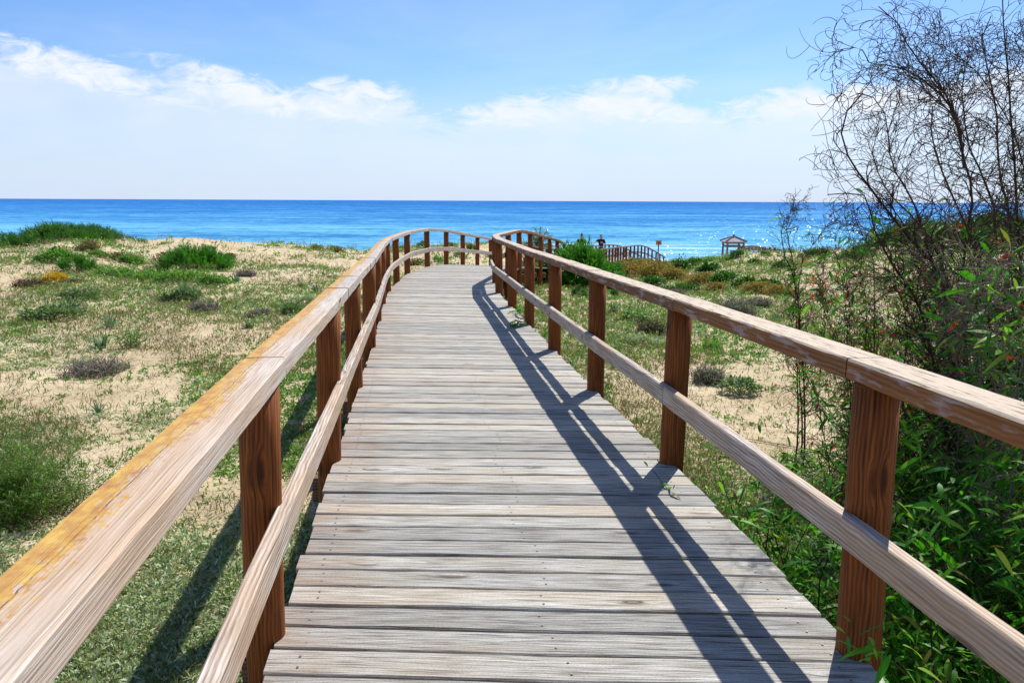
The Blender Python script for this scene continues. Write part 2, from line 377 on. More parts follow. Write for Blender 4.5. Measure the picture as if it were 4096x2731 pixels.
surf = t.math('MULTIPLY', t.ramp(t.noise(t.mapping(oc, (.028, .17, 1)), 1., 5, .6), [(.52, (0, 0, 0)), (.60, (1, 1, 1))]), t.math('MULTIPLY', t.math('LESS_THAN', sep.outputs[1], 140.), .4)); col = t.mix(surf, col, rgb(.75, .8, .82))
nrm = t.bump(chop, 1., 2.5)
df = t.n('ShaderNodeBsdfDiffuse'); t.put(df.inputs[0], col)
vo = t.n('ShaderNodeTexVoronoi'); t.put(vo.inputs['Vector'], t.mapping(oc, (5., 2., 1))); vo.inputs['Scale'].default_value = 1.   # wave facets: each little slope mirrors its own piece of sky
tl = t.n('ShaderNodeVectorMath', operation='MULTIPLY_ADD'); t.put(tl.inputs[0], vo.outputs['Color']); tl.inputs[1].default_value = (.95, .95, 0); tl.inputs[2].default_value = (-.475, -.475, 1.)
nv = t.n('ShaderNodeVectorMath', operation='NORMALIZE'); t.put(nv.inputs[0], tl.outputs[0])
gl = t.n('ShaderNodeBsdfGlossy'); gl.inputs['Roughness'].default_value = .13; t.put(gl.inputs['Normal'], nv.outputs[0]); gl.inputs[0].default_value = rgb(.8, .9, 1.)
mx = t.n('ShaderNodeMixShader'); mx.inputs[0].default_value = .014; t.put(mx.inputs[1], df.outputs[0]); t.put(mx.inputs[2], gl.outputs[0])
M['sea'] = t.done(mx.outputs[0])
sy = np.concatenate([np.linspace(60, 400, 60), np.exp(np.linspace(math.log(420), math.log(30000), 40))]); sx = np.linspace(-1, 1, 60)
SX = sx[None, :]*(sy[:, None]*1.6+250); SY = np.repeat(sy[:, None], 60, 1); I = np.arange(SX.size).reshape(SX.shape)
Q = np.stack([I[:-1, :-1], I[:-1, 1:], I[1:, 1:], I[1:, :-1]], -1).reshape(-1, 4)
tag(link('sea', np_mesh('sea', np.stack([SX, SY, np.full_like(SX, SEA)], -1).reshape(-1, 3), Q), M['sea']), kind='structure')

# ------------------------------------------------------------------ boardwalk: deck, beams
board = tag(empty('boardwalk', (.15, 2.4, 0)), 'weathered grey plank boardwalk bending right and running down towards the sea', 'boardwalk')
def rel(root, o): o.matrix_parent_inverse = Matrix.Translation(-Vector(root.location)); return o
pre = [Vector(LPF[0]) - Vector((D0[0], D0[1], 0))*2.5], [Vector(RPF[0]) - Vector((D0[0], D0[1], 0))*2.5]
Ld = catmull([tuple(pre[0][0])] + LPF, 10); Rd = catmull([tuple(pre[1][0])] + RPF, 10)
cm = [(a+b)/2 for a, b in zip(Ld, Rd)]
cum = [0.]
for i in range(1, len(cm)): cum.append(cum[-1] + (cm[i]-cm[i-1]).length)
def edge_at(s):
    i = min(max(int(np.searchsorted(cum, s))-1, 0), len(cm)-2); f = (s-cum[i])/(cum[i+1]-cum[i])
    return Ld[i].lerp(Ld[i+1], f), Rd[i].lerp(Rd[i+1], f)
db = MB(); s = 0.; k = 0
PW, GAP = .1505, .0115
while s + PW < cum[-1]:
    gp = GAP*random.uniform(.6, 1.5)
    l0, r0 = edge_at(s+gp/2); l1, r1 = edge_at(s+PW-gp/2)
    ax = (r0-l0).normalized(); near = s < 16
    j0, j1 = random.uniform(-.012, .012), random.uniform(-.012, .012); inL, inR = .035, .005
    dz = random.uniform(-.003, .003)
    a0, a1 = l0+ax*(inL+j0), l1+ax*(inL+j0); b0, b1 = r0-ax*(inR+j1), r1-ax*(inR+j1)
    nseg = 10 if near else 2; b = len(db.v); ch = .005
    fw = (l1-l0).normalized()
    wl = [random.uniform(-.0022, .0022) if near else 0 for _ in range(nseg+1)]
    tw = random.uniform(-.003, .003)
    for q in range(nseg+1):
        f = q/nseg; p, g = a0.lerp(b0, f), a1.lerp(b1, f); z = dz + wl[q]*.6 + tw*(f-.5)
        p = p + fw*wl[q]; g = g + fw*wl[(q*3+1) % (nseg+1)]
        for P, zz in ((p, -.035), (p, z-ch), (p+fw*ch, z), (g-fw*ch, z), (g, z-ch), (g, -.035)): db.v.append(P + Vector((0, 0, zz)))
    L = (b0-a0).length; vv = k*.31
    per = [0, .03, .037, .17, .177, .207]
    for q in range(nseg):
        for e in range(5):
            db.quad([b+q*6+e+1, b+q*6+e, b+(q+1)*6+e, b+(q+1)*6+e+1][::-1] if False else [b+q*6+e, b+(q+1)*6+e, b+(q+1)*6+e+1, b+q*6+e+1],
                    [(L*q/nseg, vv+per[e]), (L*(q+1)/nseg, vv+per[e]), (L*(q+1)/nseg, vv+per[e+1]), (L*q/nseg, vv+per[e+1])])
    for q in (0, nseg):
        idx = [b+q*6+e for e in range(6)]
        db.quad(idx if q == 0 else idx[::-1], [(L*q/nseg, vv+.05)]*6)
    if s < 9:
        for f in (.055, .50 + .02*math.sin(k), .945):
            for g in (.28, .72):
                if f == .5 and g > .5: continue
                c = a0.lerp(b0, f).lerp(a1.lerp(b1, f), g + random.uniform(-.06, .06)) + Vector((0, 0, dz+.0012)); b = len(db.v)
                for a in range(6): db.v.append(c + Vector((.0052*math.cos(a*1.047), .0052*math.sin(a*1.047), .0012)))
                db.quad([b+a for a in range(6)], [(0, 0)]*6, 1)
    s += PW; k += 1
rel(board, db.build('deck', [M['deck'], M['screw']], board))
# joists along the edges and cross beams at the posts
for side in (-.86, 0., .86):
    mb = MB(); pts = [c + n*side for c, n in zip(cm, hnormals(cm))][::2]
    mb.sweep([p + Vector((0, 0, -.165)) for p in pts], hnormals(pts), .06, .127, .004, v0=side)
    rel(board, mb.build('joist', M['beam'], board))
for i, (a, b) in enumerate(zip(LPF, RPF)):
    a, b = Vector(a), Vector(b); ax = (b-a).normalized(); fw = Vector((-ax.y, ax.x, 0)); mb = MB()
    c = (a+b)/2 + fw*.16 + Vector((0, 0, -.245))
    mb.box(c, (b-a).length + .30, .075, .155, ax, fw, (0, 0, 1), u0=i*2.)
    rel(board, mb.build('cross_beam', M['beam'], board))

# ------------------------------------------------------------------ railings
def railing(name, feet, sgn, label, hm, cuts=(), far=False, start=None):
    """sgn +1: inside of the walkway lies to the right of travel"""
    root = tag(empty(name, feet[0]), label, 'railing', 'railings along the boardwalk')
    P = [Vector(p) for p in feet]; pts = [start] + P if start is not None else P
    sm = catmull([tuple(p) for p in pts], 10)
    sm = [q.lerp(pts[min(i//10, len(pts)-2)].lerp(pts[min(i//10, len(pts)-2)+1], (i-10*min(i//10, len(pts)-2))/10), .7) for i, q in enumerate(sm)]; ns = hnormals(sm)
    cu = [0.]
    for i in range(1, len(sm)): cu.append(cu[-1]+(sm[i]-sm[i-1]).length)
    L = cu[-1]
    def pos(s):
        i = min(max(int(np.searchsorted(cu, s))-1, 0), len(sm)-2); f = (s-cu[i])/(cu[i+1]-cu[i]); return sm[i].lerp(sm[i+1], f), ns[i].lerp(ns[i+1], f).normalized()
    def bar(name, mat, w, h, z, off, cuts, v0):
        mb = MB(); c = [0.] + [q for q in cuts if 0 < q < L] + [L]
        for q, (s0, s1) in enumerate(zip(c[:-1], c[1:])):
            n = max(2, int((s1-s0)/(.16 if not far else .6))+1); pp, nn = [], []; jz = random.uniform(-.002, .002); jo = random.uniform(-.003, .003)
            for k in range(n):
                p, m = pos(s0+.0018 + (s1-s0-.0036)*k/(n-1)); pp.append(p + m*(off+jo) + Vector((0, 0, z+jz))); nn.append(m)
            mb.sweep(pp, nn, w, h, .007, u0=s0, v0=v0, wob=.0012 if not far else 0)
        return rel(root, mb.build(name, mat, root))
    hc = cuts if len(cuts) else np.arange(1.95, L, 1.95)
    bar('handrail', hm, .142, .07, .918, .030 if sgn > 0 and not far else 0., hc, 0.)
    bar('lower_rail', M['low_rail'], .05, .105, .388, sgn*.090, np.arange(1.1, L, 3.9 if not far else 7.8), 2.)
    if far:
        q = resample(P, 1.25); P = q
    for i, p in enumerate(P):
        mb = MB(); g = min(gz(p.x, p.y)-.12, p.z-.5)
        nrm = Vector((random.uniform(-.004, .004), random.uniform(-.004, .004), 0)); r = .07*random.uniform(.97, 1.03)
        zs = [g] + ([p.z + z for z in (-.1, .15, .4, .65, .916)] if not far else [p.z+.916])
        off = Vector((.030*max(0, 1-p.y/22) if sgn > 0 else 0., 0, 0)); mb.tube([Vector((p.x, p.y, z)) + off*max(0., (z-p.z)/.9) + nrm*((z-p.z)*4) for z in zs], [r]*len(zs), 20 if not far else 8, u0=i*3.7, v0=i*.77)
        o = mb.build('post', M['post'], root, True)
        rel(root, o)
    return root
def kerf(feet, start, dense):
    out = []; s = (Vector(feet[0])-start).length if start is not None else 0.; pr = Vector(feet[0])
    for i, p in enumerate(feet):
        p = Vector(p); s += (p-pr).length; pr = p
        out.append(s + (.10 if i % 2 else -.12))
        if dense[0] <= i <= dense[1]: out += [s + .55, s + .95, s + 1.45]
    return sorted(out)
sL = Vector(LP[0]) - Vector((D0[0], D0[1], 0))*1.2; sR = Vector(RP[0]) - Vector((D0[0], D0[1], 0))*1.2
nearL = LP + FL[:1]; nearR = RP + FR[:1]
railing('railing', nearL, 1, 'timber railing along the left edge of the boardwalk, handrail crusted with orange lichen', M['rail_left'], kerf(nearL, sL, (2, 12)), start=sL)
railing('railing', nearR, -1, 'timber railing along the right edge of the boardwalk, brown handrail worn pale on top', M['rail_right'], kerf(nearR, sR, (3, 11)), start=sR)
railing('railing', FL[1:], 1, 'far seaward railing of close brown posts where the walkway drops to the beach', M['old'], far=True)
railing('railing', FR[1:], -1, 'far landward railing of close brown posts dropping down beside the numbered sign', M['old'], far=True)

# ------------------------------------------------------------------ plants: vectorised leaves and twigs
def unit(a): return a/np.maximum(np.linalg.norm(a, axis=-1, keepdims=True), 1e-9)
def rdir(n, lo, hi, az=None, spread=math.pi):
    """random unit vectors with elevation between lo and hi (degrees)"""
    e = np.radians(rng.uniform(lo, hi, n)); a = rng.uniform(-math.pi, math.pi, n) if az is None else az + rng.uniform(-spread, spread, n)
    return np.stack([np.cos(e)*np.cos(a), np.cos(e)*np.sin(a), np.sin(e)], -1)
def strips(base, d, length, width, droop=0., prof=(.35, 1., .08), twist=None):
    """curved leaf blades -> (V, Q)"""
    n = len(base); k = len(prof); s = np.linspace(0, 1, k)
    length = np.broadcast_to(length, (n,)); width = np.broadcast_to(width, (n,)); droop = np.broadcast_to(droop, (n,))
    P = base[:, None] + d[:, None]*(s[None, :, None]*length[:, None, None])
    P[..., 2] -= droop[:, None]*length[:, None]*(s**2)[None]
    ref = rng.normal(size=(n, 3)); ref[:, 2] = np.abs(ref[:, 2])*1.2 + .4
    sd = unit(np.cross(d, ref))
    W = sd[:, None]*(width[:, None, None]*np.array(prof)[None, :, None]*.5)
    V = np.stack([P-W, P+W], 2).reshape(-1, 3)
    b = (np.arange(n)*k*2)[:, None] + (np.arange(k-1)*2)[None]
    Q = np.stack([b, b+1, b+3, b+2], -1).reshape(-1, 4)
    return V, Q
def twigs(P, R, sides=3):
    """P (n,k,3) polylines, R (n,k) radii -> tubes"""
    n, k, _ = P.shape; T = np.empty_like(P); T[:, 1:-1] = P[:, 2:]-P[:, :-2]; T[:, 0] = P[:, 1]-P[:, 0]; T[:, -1] = P[:, -1]-P[:, -2]; T = unit(T)
    ref = unit(rng.normal(size=(n, 1, 3))); A = unit(np.cross(T, ref+.001)); B = np.cross(T, A)
    an = np.arange(sides)*2*math.pi/sides
    V = P[:, :, None] + (A[:, :, None]*np.cos(an)[None, None, :, None] + B[:, :, None]*np.sin(an)[None, None, :, None])*R[:, :, None, None]
    b = (np.arange(n)*k*sides)[:, None, None] + (np.arange(k-1)*sides)[None, :, None]; j = np.arange(sides)[None, None]; j2 = (j+1) % sides
    Q = np.stack([b+j, b+j2, b+sides+j2, b+sides+j], -1).reshape(-1, 4)
    return V.reshape(-1, 3), Q
def grow(start, d, length, k=7, curl=1., grav=0., jit=.12):
    """bending shoots: (n,k,3)"""
    n = len(start); P = np.empty((n, k, 3)); P[:, 0] = start; d = d.copy(); c = rng.normal(size=(n, 3))*curl/k; st = (np.broadcast_to(length, (n,))/(k-1))[:, None]
    for i in range(1, k):
        P[:, i] = P[:, i-1] + d*st
        d = d + np.cross(c, d) + rng.normal(size=(n, 3))*jit; d[:, 2] += grav/k; d = unit(d)
    return P
def cat(*vq):
    V, Q, o = [], [], 0
    for v, q in vq: V.append(v); Q.append(q+o); o += len(v)
    return np.concatenate(V), np.concatenate(Q)

M['silver'] = leaf('silver_leaf', [(.19, .27, .10), (.42, .48, .29), (.14, .25, .06), (.60, .62, .46), (.30, .39, .18)], .3, .6)
M['green'] = leaf('herb_leaf', [(.06, .18, .02), (.14, .29, .035), (.08, .25, .03), (.20, .31, .07)], .38)
M['dry'] = leaf('dry_straw', [(.16, .12, .06), (.30, .23, .12), (.11, .13, .035), (.22, .22, .08), (.14, .18, .045)], .2, .8, .1)
M['broom'] = leaf('broom_shoot', [(.025, .12, .012), (.06, .24, .018), (.11, .34, .03), (.04, .17, .015)], .35, .5, .3, 2.4)
M['dark'] = leaf('dark_leaf', [(.025, .10, .015), (.05, .17, .02), (.085, .24, .03), (.035, .13, .016)], .3, .5, .3, 2.4)
M['cushion'] = leaf('cushion_leaf', [(.10, .19, .06), (.16, .25, .09), (.08, .16, .045), (.22, .29, .14)], .3, .55)
M['strap'] = leaf('strap_leaf', [(.07, .16, .07), (.13, .23, .12), (.09, .19, .09), (.20, .28, .18)], .3, .4, .5)
M['gold'] = leaf('golden_straw', [(.30, .20, .055), (.36, .26, .08), (.22, .17, .05), (.18, .20, .05)], .3, .7, .15)
M['twig'] = plain('grey_twig', (.27, .225, .19), .85, .1, .35, 14.)
M['brown'] = plain('brown_twig', (.13, .085, .055), .85, .1, .35, 14.)
M['yellow'] = leaf('yellow_flower', [(.55, .36, .02), (.62, .42, .03), (.45, .30, .03)], .3)
M['acacia'] = leaf('acacia_leaf', [(.022, .13, .010), (.08, .33, .016), (.04, .22, .012), (.17, .44, .03), (.02, .10, .009), (.06, .27, .014), (.24, .40, .05), (.16, .10, .03)], .42, .5, .22)
M['red'] = leaf('red_leaf', [(.42, .025, .012), (.55, .07, .02), (.30, .03, .012)], .4)
M['redbrown'] = plain('reddish_twig', (.13, .06, .035), .8, .15, .4, 9.)
M['bark'] = plain('dark_bark', (.058, .033, .020), .8, .2, .4, 9.)
M['palebark'] = plain('pale_dead_twig', (.22, .165, .13), .8, .15, .3, 9.)

# ---- what nobody could count: herbs and straw over the dunes
def cover_mask(x, y, z):
    u, v = project(x, y, z); o = np.zeros_like(x)
    for (a, b, ra, rb, w) in [(480, 1760, 300, 140, -.38), (830, 1010, 260, 22, -.5), (940, 1120, 100, 40, -.35), (900, 965, 220, 18, -.45), (20, 1150, 80, 50, -.4), (520, 1560, 330, 60, -.08), (700, 1330, 300, 30, -.12),
                              (650, 2520, 640, 330, .6), (560, 1180, 520, 70, .28), (1000, 1480, 240, 130, .2), (150, 1330, 260, 60, .12),
                              (3080, 1650, 280, 160, -.4), (2800, 1560, 300, 100, -.18), (2660, 1180, 480, 80, .3), (2480, 1330, 220, 100, .25), (3000, 1060, 260, 40, .2), (2700, 1060, 300, 26, .45), (2560, 1110, 260, 60, .2), (300, 1120, 420, 60, .15), (760, 1240, 330, 50, .12), (2250, 1300, 160, 120, .28), (1850, 1020, 170, 30, -.1)]:
        o = o + w*np.exp(-((u-a)/ra)**2 - ((v-b)/rb)**2)
    return np.nan_to_num(o)
def scatter(n, y0, y1, seed, thresh, scale, p=1.6, soft=.12, nearcut=0., floor=0.):
    """points on the ground, thinning out with distance"""
    q = rng.uniform(0, 1, n); y = (y0**(1-p) + q*(y1**(1-p)-y0**(1-p)))**(1/(1-p))
    x = rng.uniform(-.80, .80, n)*np.maximum(y, 3.2)
    z = ground_z(x, y); d, dz = walk_dist(x, y)
    m = fbm(x*scale, y*scale, seed, 4) + cover_mask(x, y, z) + (d < 1.7)*.12
    u_, v_ = project(x, y, z); m = m - nearcut*np.nan_to_num(sstep(1850, 2150, v_)*(x < 1))
    keep = (rng.uniform(0, 1, n) < np.maximum(floor, sstep(thresh-soft, thresh+soft, m))) & (d > .75)
    Yc = np.interp(x/np.maximum(y, 7), cr_t, cr_Y); keep &= y < Yc+2
    return x[keep], y[keep], z[keep]
def herbs(name, mat, n, y0, y1, seed, thresh, scale, leaves, ln, wd, elev, label, droop=.25, p=1.6, spread=1., nearcut=0., floor=0.):
    x, y, z = scatter(n, y0, y1, seed, thresh, scale, p, .12, nearcut, floor)
    k = leaves; N = len(x)*k
    B = np.repeat(np.stack([x, y, z], -1), k, 0); yy = np.repeat(y, k); sz = np.repeat(rng.uniform(.6, 1.35, len(x)), k)
    L = (ln[0] + ln[1]*yy)*sz*rng.uniform(.6, 1.2, N); W = (wd[0] + wd[1]*yy)*rng.uniform(.7, 1.2, N)
    off = rng.normal(size=(N, 3))*(L*.55*spread)[:, None]; off[:, 2] = np.abs(off[:, 2])*.55
    B = B + off; B[:, 2] -= .004
    V, Q = strips(B, rdir(N, *elev), L, W, droop)
    return tag(link(name, np_mesh(name, V, Q), mat), label, 'ground cover', kind='stuff')
herbs('silver_ground_cover', M['silver'], 66000, 1.6, 48, 3, .48, .55, 11, (.034, .0024), (.0084, .0011), (10, 75), 'silvery grey green low herbs creeping over the sand on both sides of the boardwalk')
herbs('green_ground_cover', M['green'], 66000, 2., 60, 21, .54, .42, 10, (.026, .0036), (.006, .0014), (10, 80), 'small fresh green herbs in patches on the dune sand', nearcut=.75, floor=.05)
herbs('dry_grass', M['dry'], 100000, 2., 60, 33, .45, .7, 5, (.045, .0046), (.0028, .0006), (15, 88), 'dry straw coloured grass and stubble scattered over the dune sand', .15, spread=1.3, nearcut=1.0, floor=.16)

# ---- single plants
def dome_pts(n, rx, ry, h, inner=.35):
    a = rng.uniform(0, 2*math.pi, n); r = np.sqrt(rng.uniform(0, 1, n)); k = rng.uniform(inner, 1, n)**.5
    x, y = np.cos(a)*r, np.sin(a)*r
    lob = (.42 + 1.05*fbm(x*2.6+rng.uniform(0, 50), y*2.6+rng.uniform(0, 50), 4, 3))*np.where(rng.uniform(size=n) < .1, rng.uniform(1., 1.35, n), 1.)
    return np.stack([x*rx*lob, y*ry*lob, np.sqrt(np.maximum(0, 1-r*r*.92))*h*k*lob], -1)
def place(name, label, cat_, parts, loc, group=None):
    """parts: list of (name, (V, Q), material); V local to the plant's foot"""
    if len(parts) == 1:
        nm, (V, Q), m = parts[0]; o = link(name, np_mesh(name, V, Q), m, None, loc)
    else:
        o = empty(name, loc)
        for nm, (V, Q), m in parts: link(nm, np_mesh(nm, V, Q), m, o)
    return tag(o, label, cat_, group)
def px2m(p): return (p - Vector((0, 0, CAMZ))).length/F
def foot(u, v): 
    p = on_ground(u, v); return p, px2m(p)
def fit(B, p):
    """drop local points on to the real slope"""
    g = ground_z(B[:, 0]+p.x, B[:, 1]+p.y) - p.z; B = B.copy(); B[:, 2] += g; return B
def broom(u, v, w, h, label, mat='broom', n=None, lean=0., group=None, dens=1., p=None, rxy=None, H=None, cone=.25):
    """upright shrub built of many separate brush-like clumps with gaps between them"""
    if p is None: p, m = foot(u, v); rx = w*m/2; ry = rx*.85; H = h*m
    else: rx, ry = rxy; m = px2m(p)
    n = int((n or 1700)*dens); nc = int(np.clip(n/60, 14, 90)); per = n//nc; n = nc*per
    a = rng.uniform(0, 2*math.pi, nc); r = np.sqrt(rng.uniform(0, .92, nc)); hk = (np.sqrt(1-r*r)*(1-cone) + (1-r)*cone)*rng.uniform(.35, 1., nc)**.6
    C = np.stack([np.cos(a)*r*rx, np.sin(a)*r*ry, hk*H*.74], -1)
    B = np.repeat(C, per, 0) + rng.normal(size=(n, 3))*np.array([min(rx, ry)*.13, min(rx, ry)*.13, H*.10]); B[:, 2] = np.maximum(B[:, 2], .02); B = fit(B, p)
    ax = unit(C*np.array([.8/rx, .8/ry, .3/H]) + np.array([lean, 0, .8]) + rng.normal(size=C.shape)*.22)
    d = unit(np.repeat(ax, per, 0) + rng.normal(size=B.shape)*.27)
    L = H*.27*rng.uniform(.5, 1.3, n)*np.repeat(rng.uniform(.8, 1.25, nc), per); V1 = strips(B, d, L, np.clip(L*.09, .006, .04), .05, (.6, 1., .3, .06))
    k = 6; BB = np.repeat(B, k, 0) + np.repeat(d*L[:, None], k, 0)*rng.uniform(.1, .95, (n*k, 1)); dd = unit(np.repeat(d, k, 0) + rng.normal(size=(n*k, 3))*.45)
    V2 = strips(BB, dd, np.repeat(L, k)*.42, np.clip(np.repeat(L, k)*.06, .005, .03), .08)
    s0 = np.zeros((nc, 3)); s0[:, :2] = C[:, :2]*.12; s0 = fit(s0, p); e = C - s0*np.array([1, 1, 0]); S = s0[:, None] + (fit(C, p)-s0)[:, None]*np.linspace(0, 1, 6)[None, :, None]
    ST = twigs(S, np.linspace(1, .4, 6)[None]*np.full((nc, 1), np.clip(H*.012, .005, .02)))
    return place('green_shrub', label, 'shrub', [('foliage', cat(V1, V2), M[mat]), ('stem', ST, M['brown'])], p, group)
def cushion(u, v, w, h, label, mat='cushion', n=1500, name='low_shrub', group=None, ls=1.):
    p, m = foot(u, v); rx = w*m/2; H = h*m; ry = max(rx*.6, H)
    B = fit(dome_pts(n, rx, ry, H*.9, .2), p); d = unit(B*np.array([.6/rx, .6/ry, .5/H]) + np.array([0, 0, .45]) + rng.normal(size=B.shape)*.55)
    L = np.clip(H*.28, .03, .14)*ls*rng.uniform(.6, 1.3, n)
    return place(name, label, 'low shrub', [('foliage', strips(B, d, L, L*.36, .2), M[mat])], p, group)
def tangle(u, v, w, h, label, mat='twig', n=420, group=None, green=0):
    p, m = foot(u, v); rx = w*m/2; H = h*m
    s0 = np.clip(rng.normal(size=(n, 3)), -1.6, 1.6)*np.array([rx*.36, rx*.28, 0]); s0[:, 2] = np.abs(rng.normal(size=n))*H*.15; s0 = fit(s0, p)
    P = grow(s0, rdir(n, 0, 75), rng.uniform(.35, .8, n)*max(H, rx*.6), 6, 2.2, -.15, .2)
    lim = np.array([rx*1.1, rx, H*1.1]); P[..., 2] = np.minimum(P[..., 2], H*1.05 + rng.uniform(-.2, .05, (n, 1))*H)
    T = twigs(P, np.linspace(1, .4, 6)[None]*np.full((n, 1), np.clip(m*1.3, .0025, .012)))
    parts = [('twigs', T, M[mat])]
    if green:
        B = P[:, 1:4].reshape(-1, 3); B = B[rng.permutation(len(B))[:green]]; L = np.clip(H*.16, .025, .1)*rng.uniform(.6, 1.2, len(B))
        parts.append(('leaves', strips(B, rdir(len(B), 0, 80), L, L*.3, .1), M['cushion']))
    return place('twiggy_cushion', label, 'dry shrub', parts, p, group)
def tuft(u, v, w, h, label, mat='strap', n=34, group=None, name='strap_leaved_tuft', thin=1.):
    p, m = foot(u, v); R = w*m*.56; H = h*m
    L = rng.uniform(.65, 1.1, n)*math.hypot(R, H*.5); e = rng.uniform(22, 82, n)
    B = rng.normal(size=(n, 3))*R*.07; B[:, 2] = -.01; d = rdir(n, 22, 80); dr = rng.uniform(.1, .6, n)*(1-d[:, 2]*.6)
    V = strips(B, d, L, np.clip(m*5.5, .012, .05)*thin*rng.uniform(.7, 1.2, n), dr, (.8, 1., .9, .6, .08))
    return place(name, label, 'tuft', [('leaves', V, M[mat])], p, group)
def grassy(u, v, w, h, label, mat='gold', n=900, group=None, name='dry_grass_clump'):
    p, m = foot(u, v); rx = w*m/2; H = h*m
    B = np.zeros((n, 3)); B[:, 0] = rng.normal(size=n)*rx*.42; B[:, 1] = rng.normal(size=n)*rx*.35; B = fit(B, p)
    d = unit(B*np.array([.9/rx, .9/rx, 0])*.6 + np.array([0, 0, .9]) + rng.normal(size=B.shape)*.28); L = H*rng.uniform(.45, 1.1, n)
    V = strips(B, d, L, np.clip(m*2.6, .006, .035), .25, (.7, 1., .6, .15))
    B2 = B + d*L[:, None]*.9; V2 = strips(B2, unit(d+rng.normal(size=d.shape)*.4), L*.22, np.clip(m*4.5, .01, .06), .3)
    return place(name, label, 'grass clump', [('blades', cat(V, V2), M[mat])], p, group)
def herb(u, v, w, h, label, mat='acacia', n=14, group=None, lean=None):
    p, m = foot(u, v); R = w*m/2; H = h*m
    s0 = rng.normal(size=(n, 3))*R*.25; s0[:, 2] = 0; S = grow(fit(s0, p), rdir(n, 35, 80), H*rng.uniform(.7, 1.15, n), 7, .8)
    ST = twigs(S, np.linspace(1, .4, 7)[None]*np.full((n, 1), max(.003, m*1.2)))
    k = 16; B = S[:, 1:].reshape(-1, 3); B = np.repeat(B, 3, 0); L = np.clip(H*.24, .05, .16)*rng.uniform(.6, 1.2, len(B))
    return place('leafy_plant', label, 'plant', [('leaves', strips(B, rdir(len(B), -10, 60), L, L*.24, .3, (.3, 1., .8, .1)), M[mat]), ('stem', ST, M['brown'])], p, group)

# left field, far to near
pm = Vector((-21.2, 36.6, gz(-21.2, 36.6)))
M['mound'] = leaf('mound_shoot', [(.018, .085, .010), (.045, .17, .015), (.08, .25, .022), (.03, .12, .012)], .3, .5, .3, 1.6)
broom(0, 0, 0, 0, 'long dark green shrub mound on the dune crest against the sea', n=6000, mat='mound', lean=-.2, p=pm, rxy=(1.35, 4.4), H=.98)
broom(55, 968, 60, 26, 'small dark shrub on the crest left of the long green mound', 'dark', 500)
cushion(115, 958, 40, 18, 'tiny dark bush at the seaward foot of the long green mound', 'dark', 300)
broom(784, 1082, 225, 92, 'rounded bright green shrub on the sandy slope left of the boardwalk', n=3000)
broom(312, 1094, 120, 62, 'green spiky shrub below the long mound, left of the rounded bright one', n=1300, lean=-.2)
cushion(228, 1132, 66, 38, 'round yellow flowering shrub on grey brush at left', 'yellow', 900)
for (u, v, w, h, l) in [(470, 1106, 170, 34, 'low green mat right of the spiky shrub'), (600, 1128, 190, 44, 'wide low green mat in front of the bright shrub, left end'), (735, 1128, 190, 42, 'wide low green mat directly in front of the bright shrub'),
                        (235, 1046, 140, 46, 'low leafy green shrub on the slope under the grassy mound'), (400, 1030, 70, 26, 'small green shrub on the sand right below the mound'), (525, 1052, 80, 30, 'small green shrub midway between mound and bright shrub'),
                        (330, 1198, 145, 38, 'flat dark green cushion above the strap leaved tuft'), (725, 1205, 150, 46, 'grey green cushion on the sand far left of the handrail'), (860, 1140, 110, 34, 'green cushion downhill of the rounded bright shrub'),
                        (205, 1284, 175, 50, 'dark green cushion on pale sand below a strap leaved tuft')]:
    cushion(u, v, w, h, l, 'cushion' if v > 1150 else 'green')
cushion(522, 963, 30, 17, 'small dark green plant on the bare crest right of the mound', 'dark', 250)
cushion(566, 974, 52, 18, 'dark trailing plant on the bare sand crest', 'dark', 350)
cushion(833, 1006, 44, 26, 'dark leafy plant behind the rounded bright green shrub', 'dark', 400)
cushion(300, 978, 60, 18, 'straggly green plant on sand right under the mound', 'green', 260)
for (u, v, w, h, l) in [(357, 998, 62, 30, 'brown dry clump on the sand below the mound'), (480, 1042, 48, 28, 'brown dry clump in the middle of the left slope'), (668, 1056, 56, 42, 'olive dry clump just left of the rounded bright shrub'), (921, 1038, 26, 22, 'little brown clump on the slope right of the bright shrub')]:
    grassy(u, v, w, h, l, 'dry', 500)
for (u, v, w, h, l) in [(125, 1148, 140, 26, 'flat grey brown brush at the left edge beside the yellow shrub'), (290, 1136, 76, 24, 'grey brown brush touching the yellow shrub on its right'), (815, 1248, 140, 56, 'dry brownish brush on sand left of the handrail bend'),
                        (985, 1103, 100, 32, 'brown brush on the slope near the boardwalk bend'), (1012, 1275, 75, 38, 'dark brown brush beside the left handrail'), (385, 1496, 300, 72, 'wide grey twiggy cushion on the sand, largest at left'), (1045, 1262, 90, 34, 'grey brush left of the lichen covered handrail')]:
    tangle(u, v, w, h, l, 'twig' if u > 300 else 'brown', 520, green=350)
for (u, v, w, h, l) in [(280, 1243, 110, 48, 'strap leaved tuft above the dark green cushion at left'), (437, 1308, 108, 44, 'strap leaved tuft alone on pale sand at left'), (405, 1396, 125, 62, 'large grey strap leaved tuft beside the leafy plant'), (742, 1158, 64, 46, 'upright strap leaved tuft in the green mats'),
                        (947, 1132, 72, 38, 'strap leaved tuft on the slope right of the bright shrub'), (995, 1314, 66, 36, 'dark spiky tuft on sand left of the handrail'), (1265, 1166, 66, 46, 'strap leaved tuft close behind the left handrail'), (1208, 1150, 60, 42, 'strap leaved tuft second from the left handrail'), (399, 1652, 95, 90, 'thin pale strap leaved tuft on bare sand in the near field')]:
    tuft(u, v, w, h, l, thin=.6 if u == 399 else 1.)
herb(525, 1392, 130, 74, 'bright green leafy plant beside the grey tuft at left', 'green', 18)
cushion(1225, 1214, 110, 34, 'silver cushion behind the left handrail', 'silver', 900)
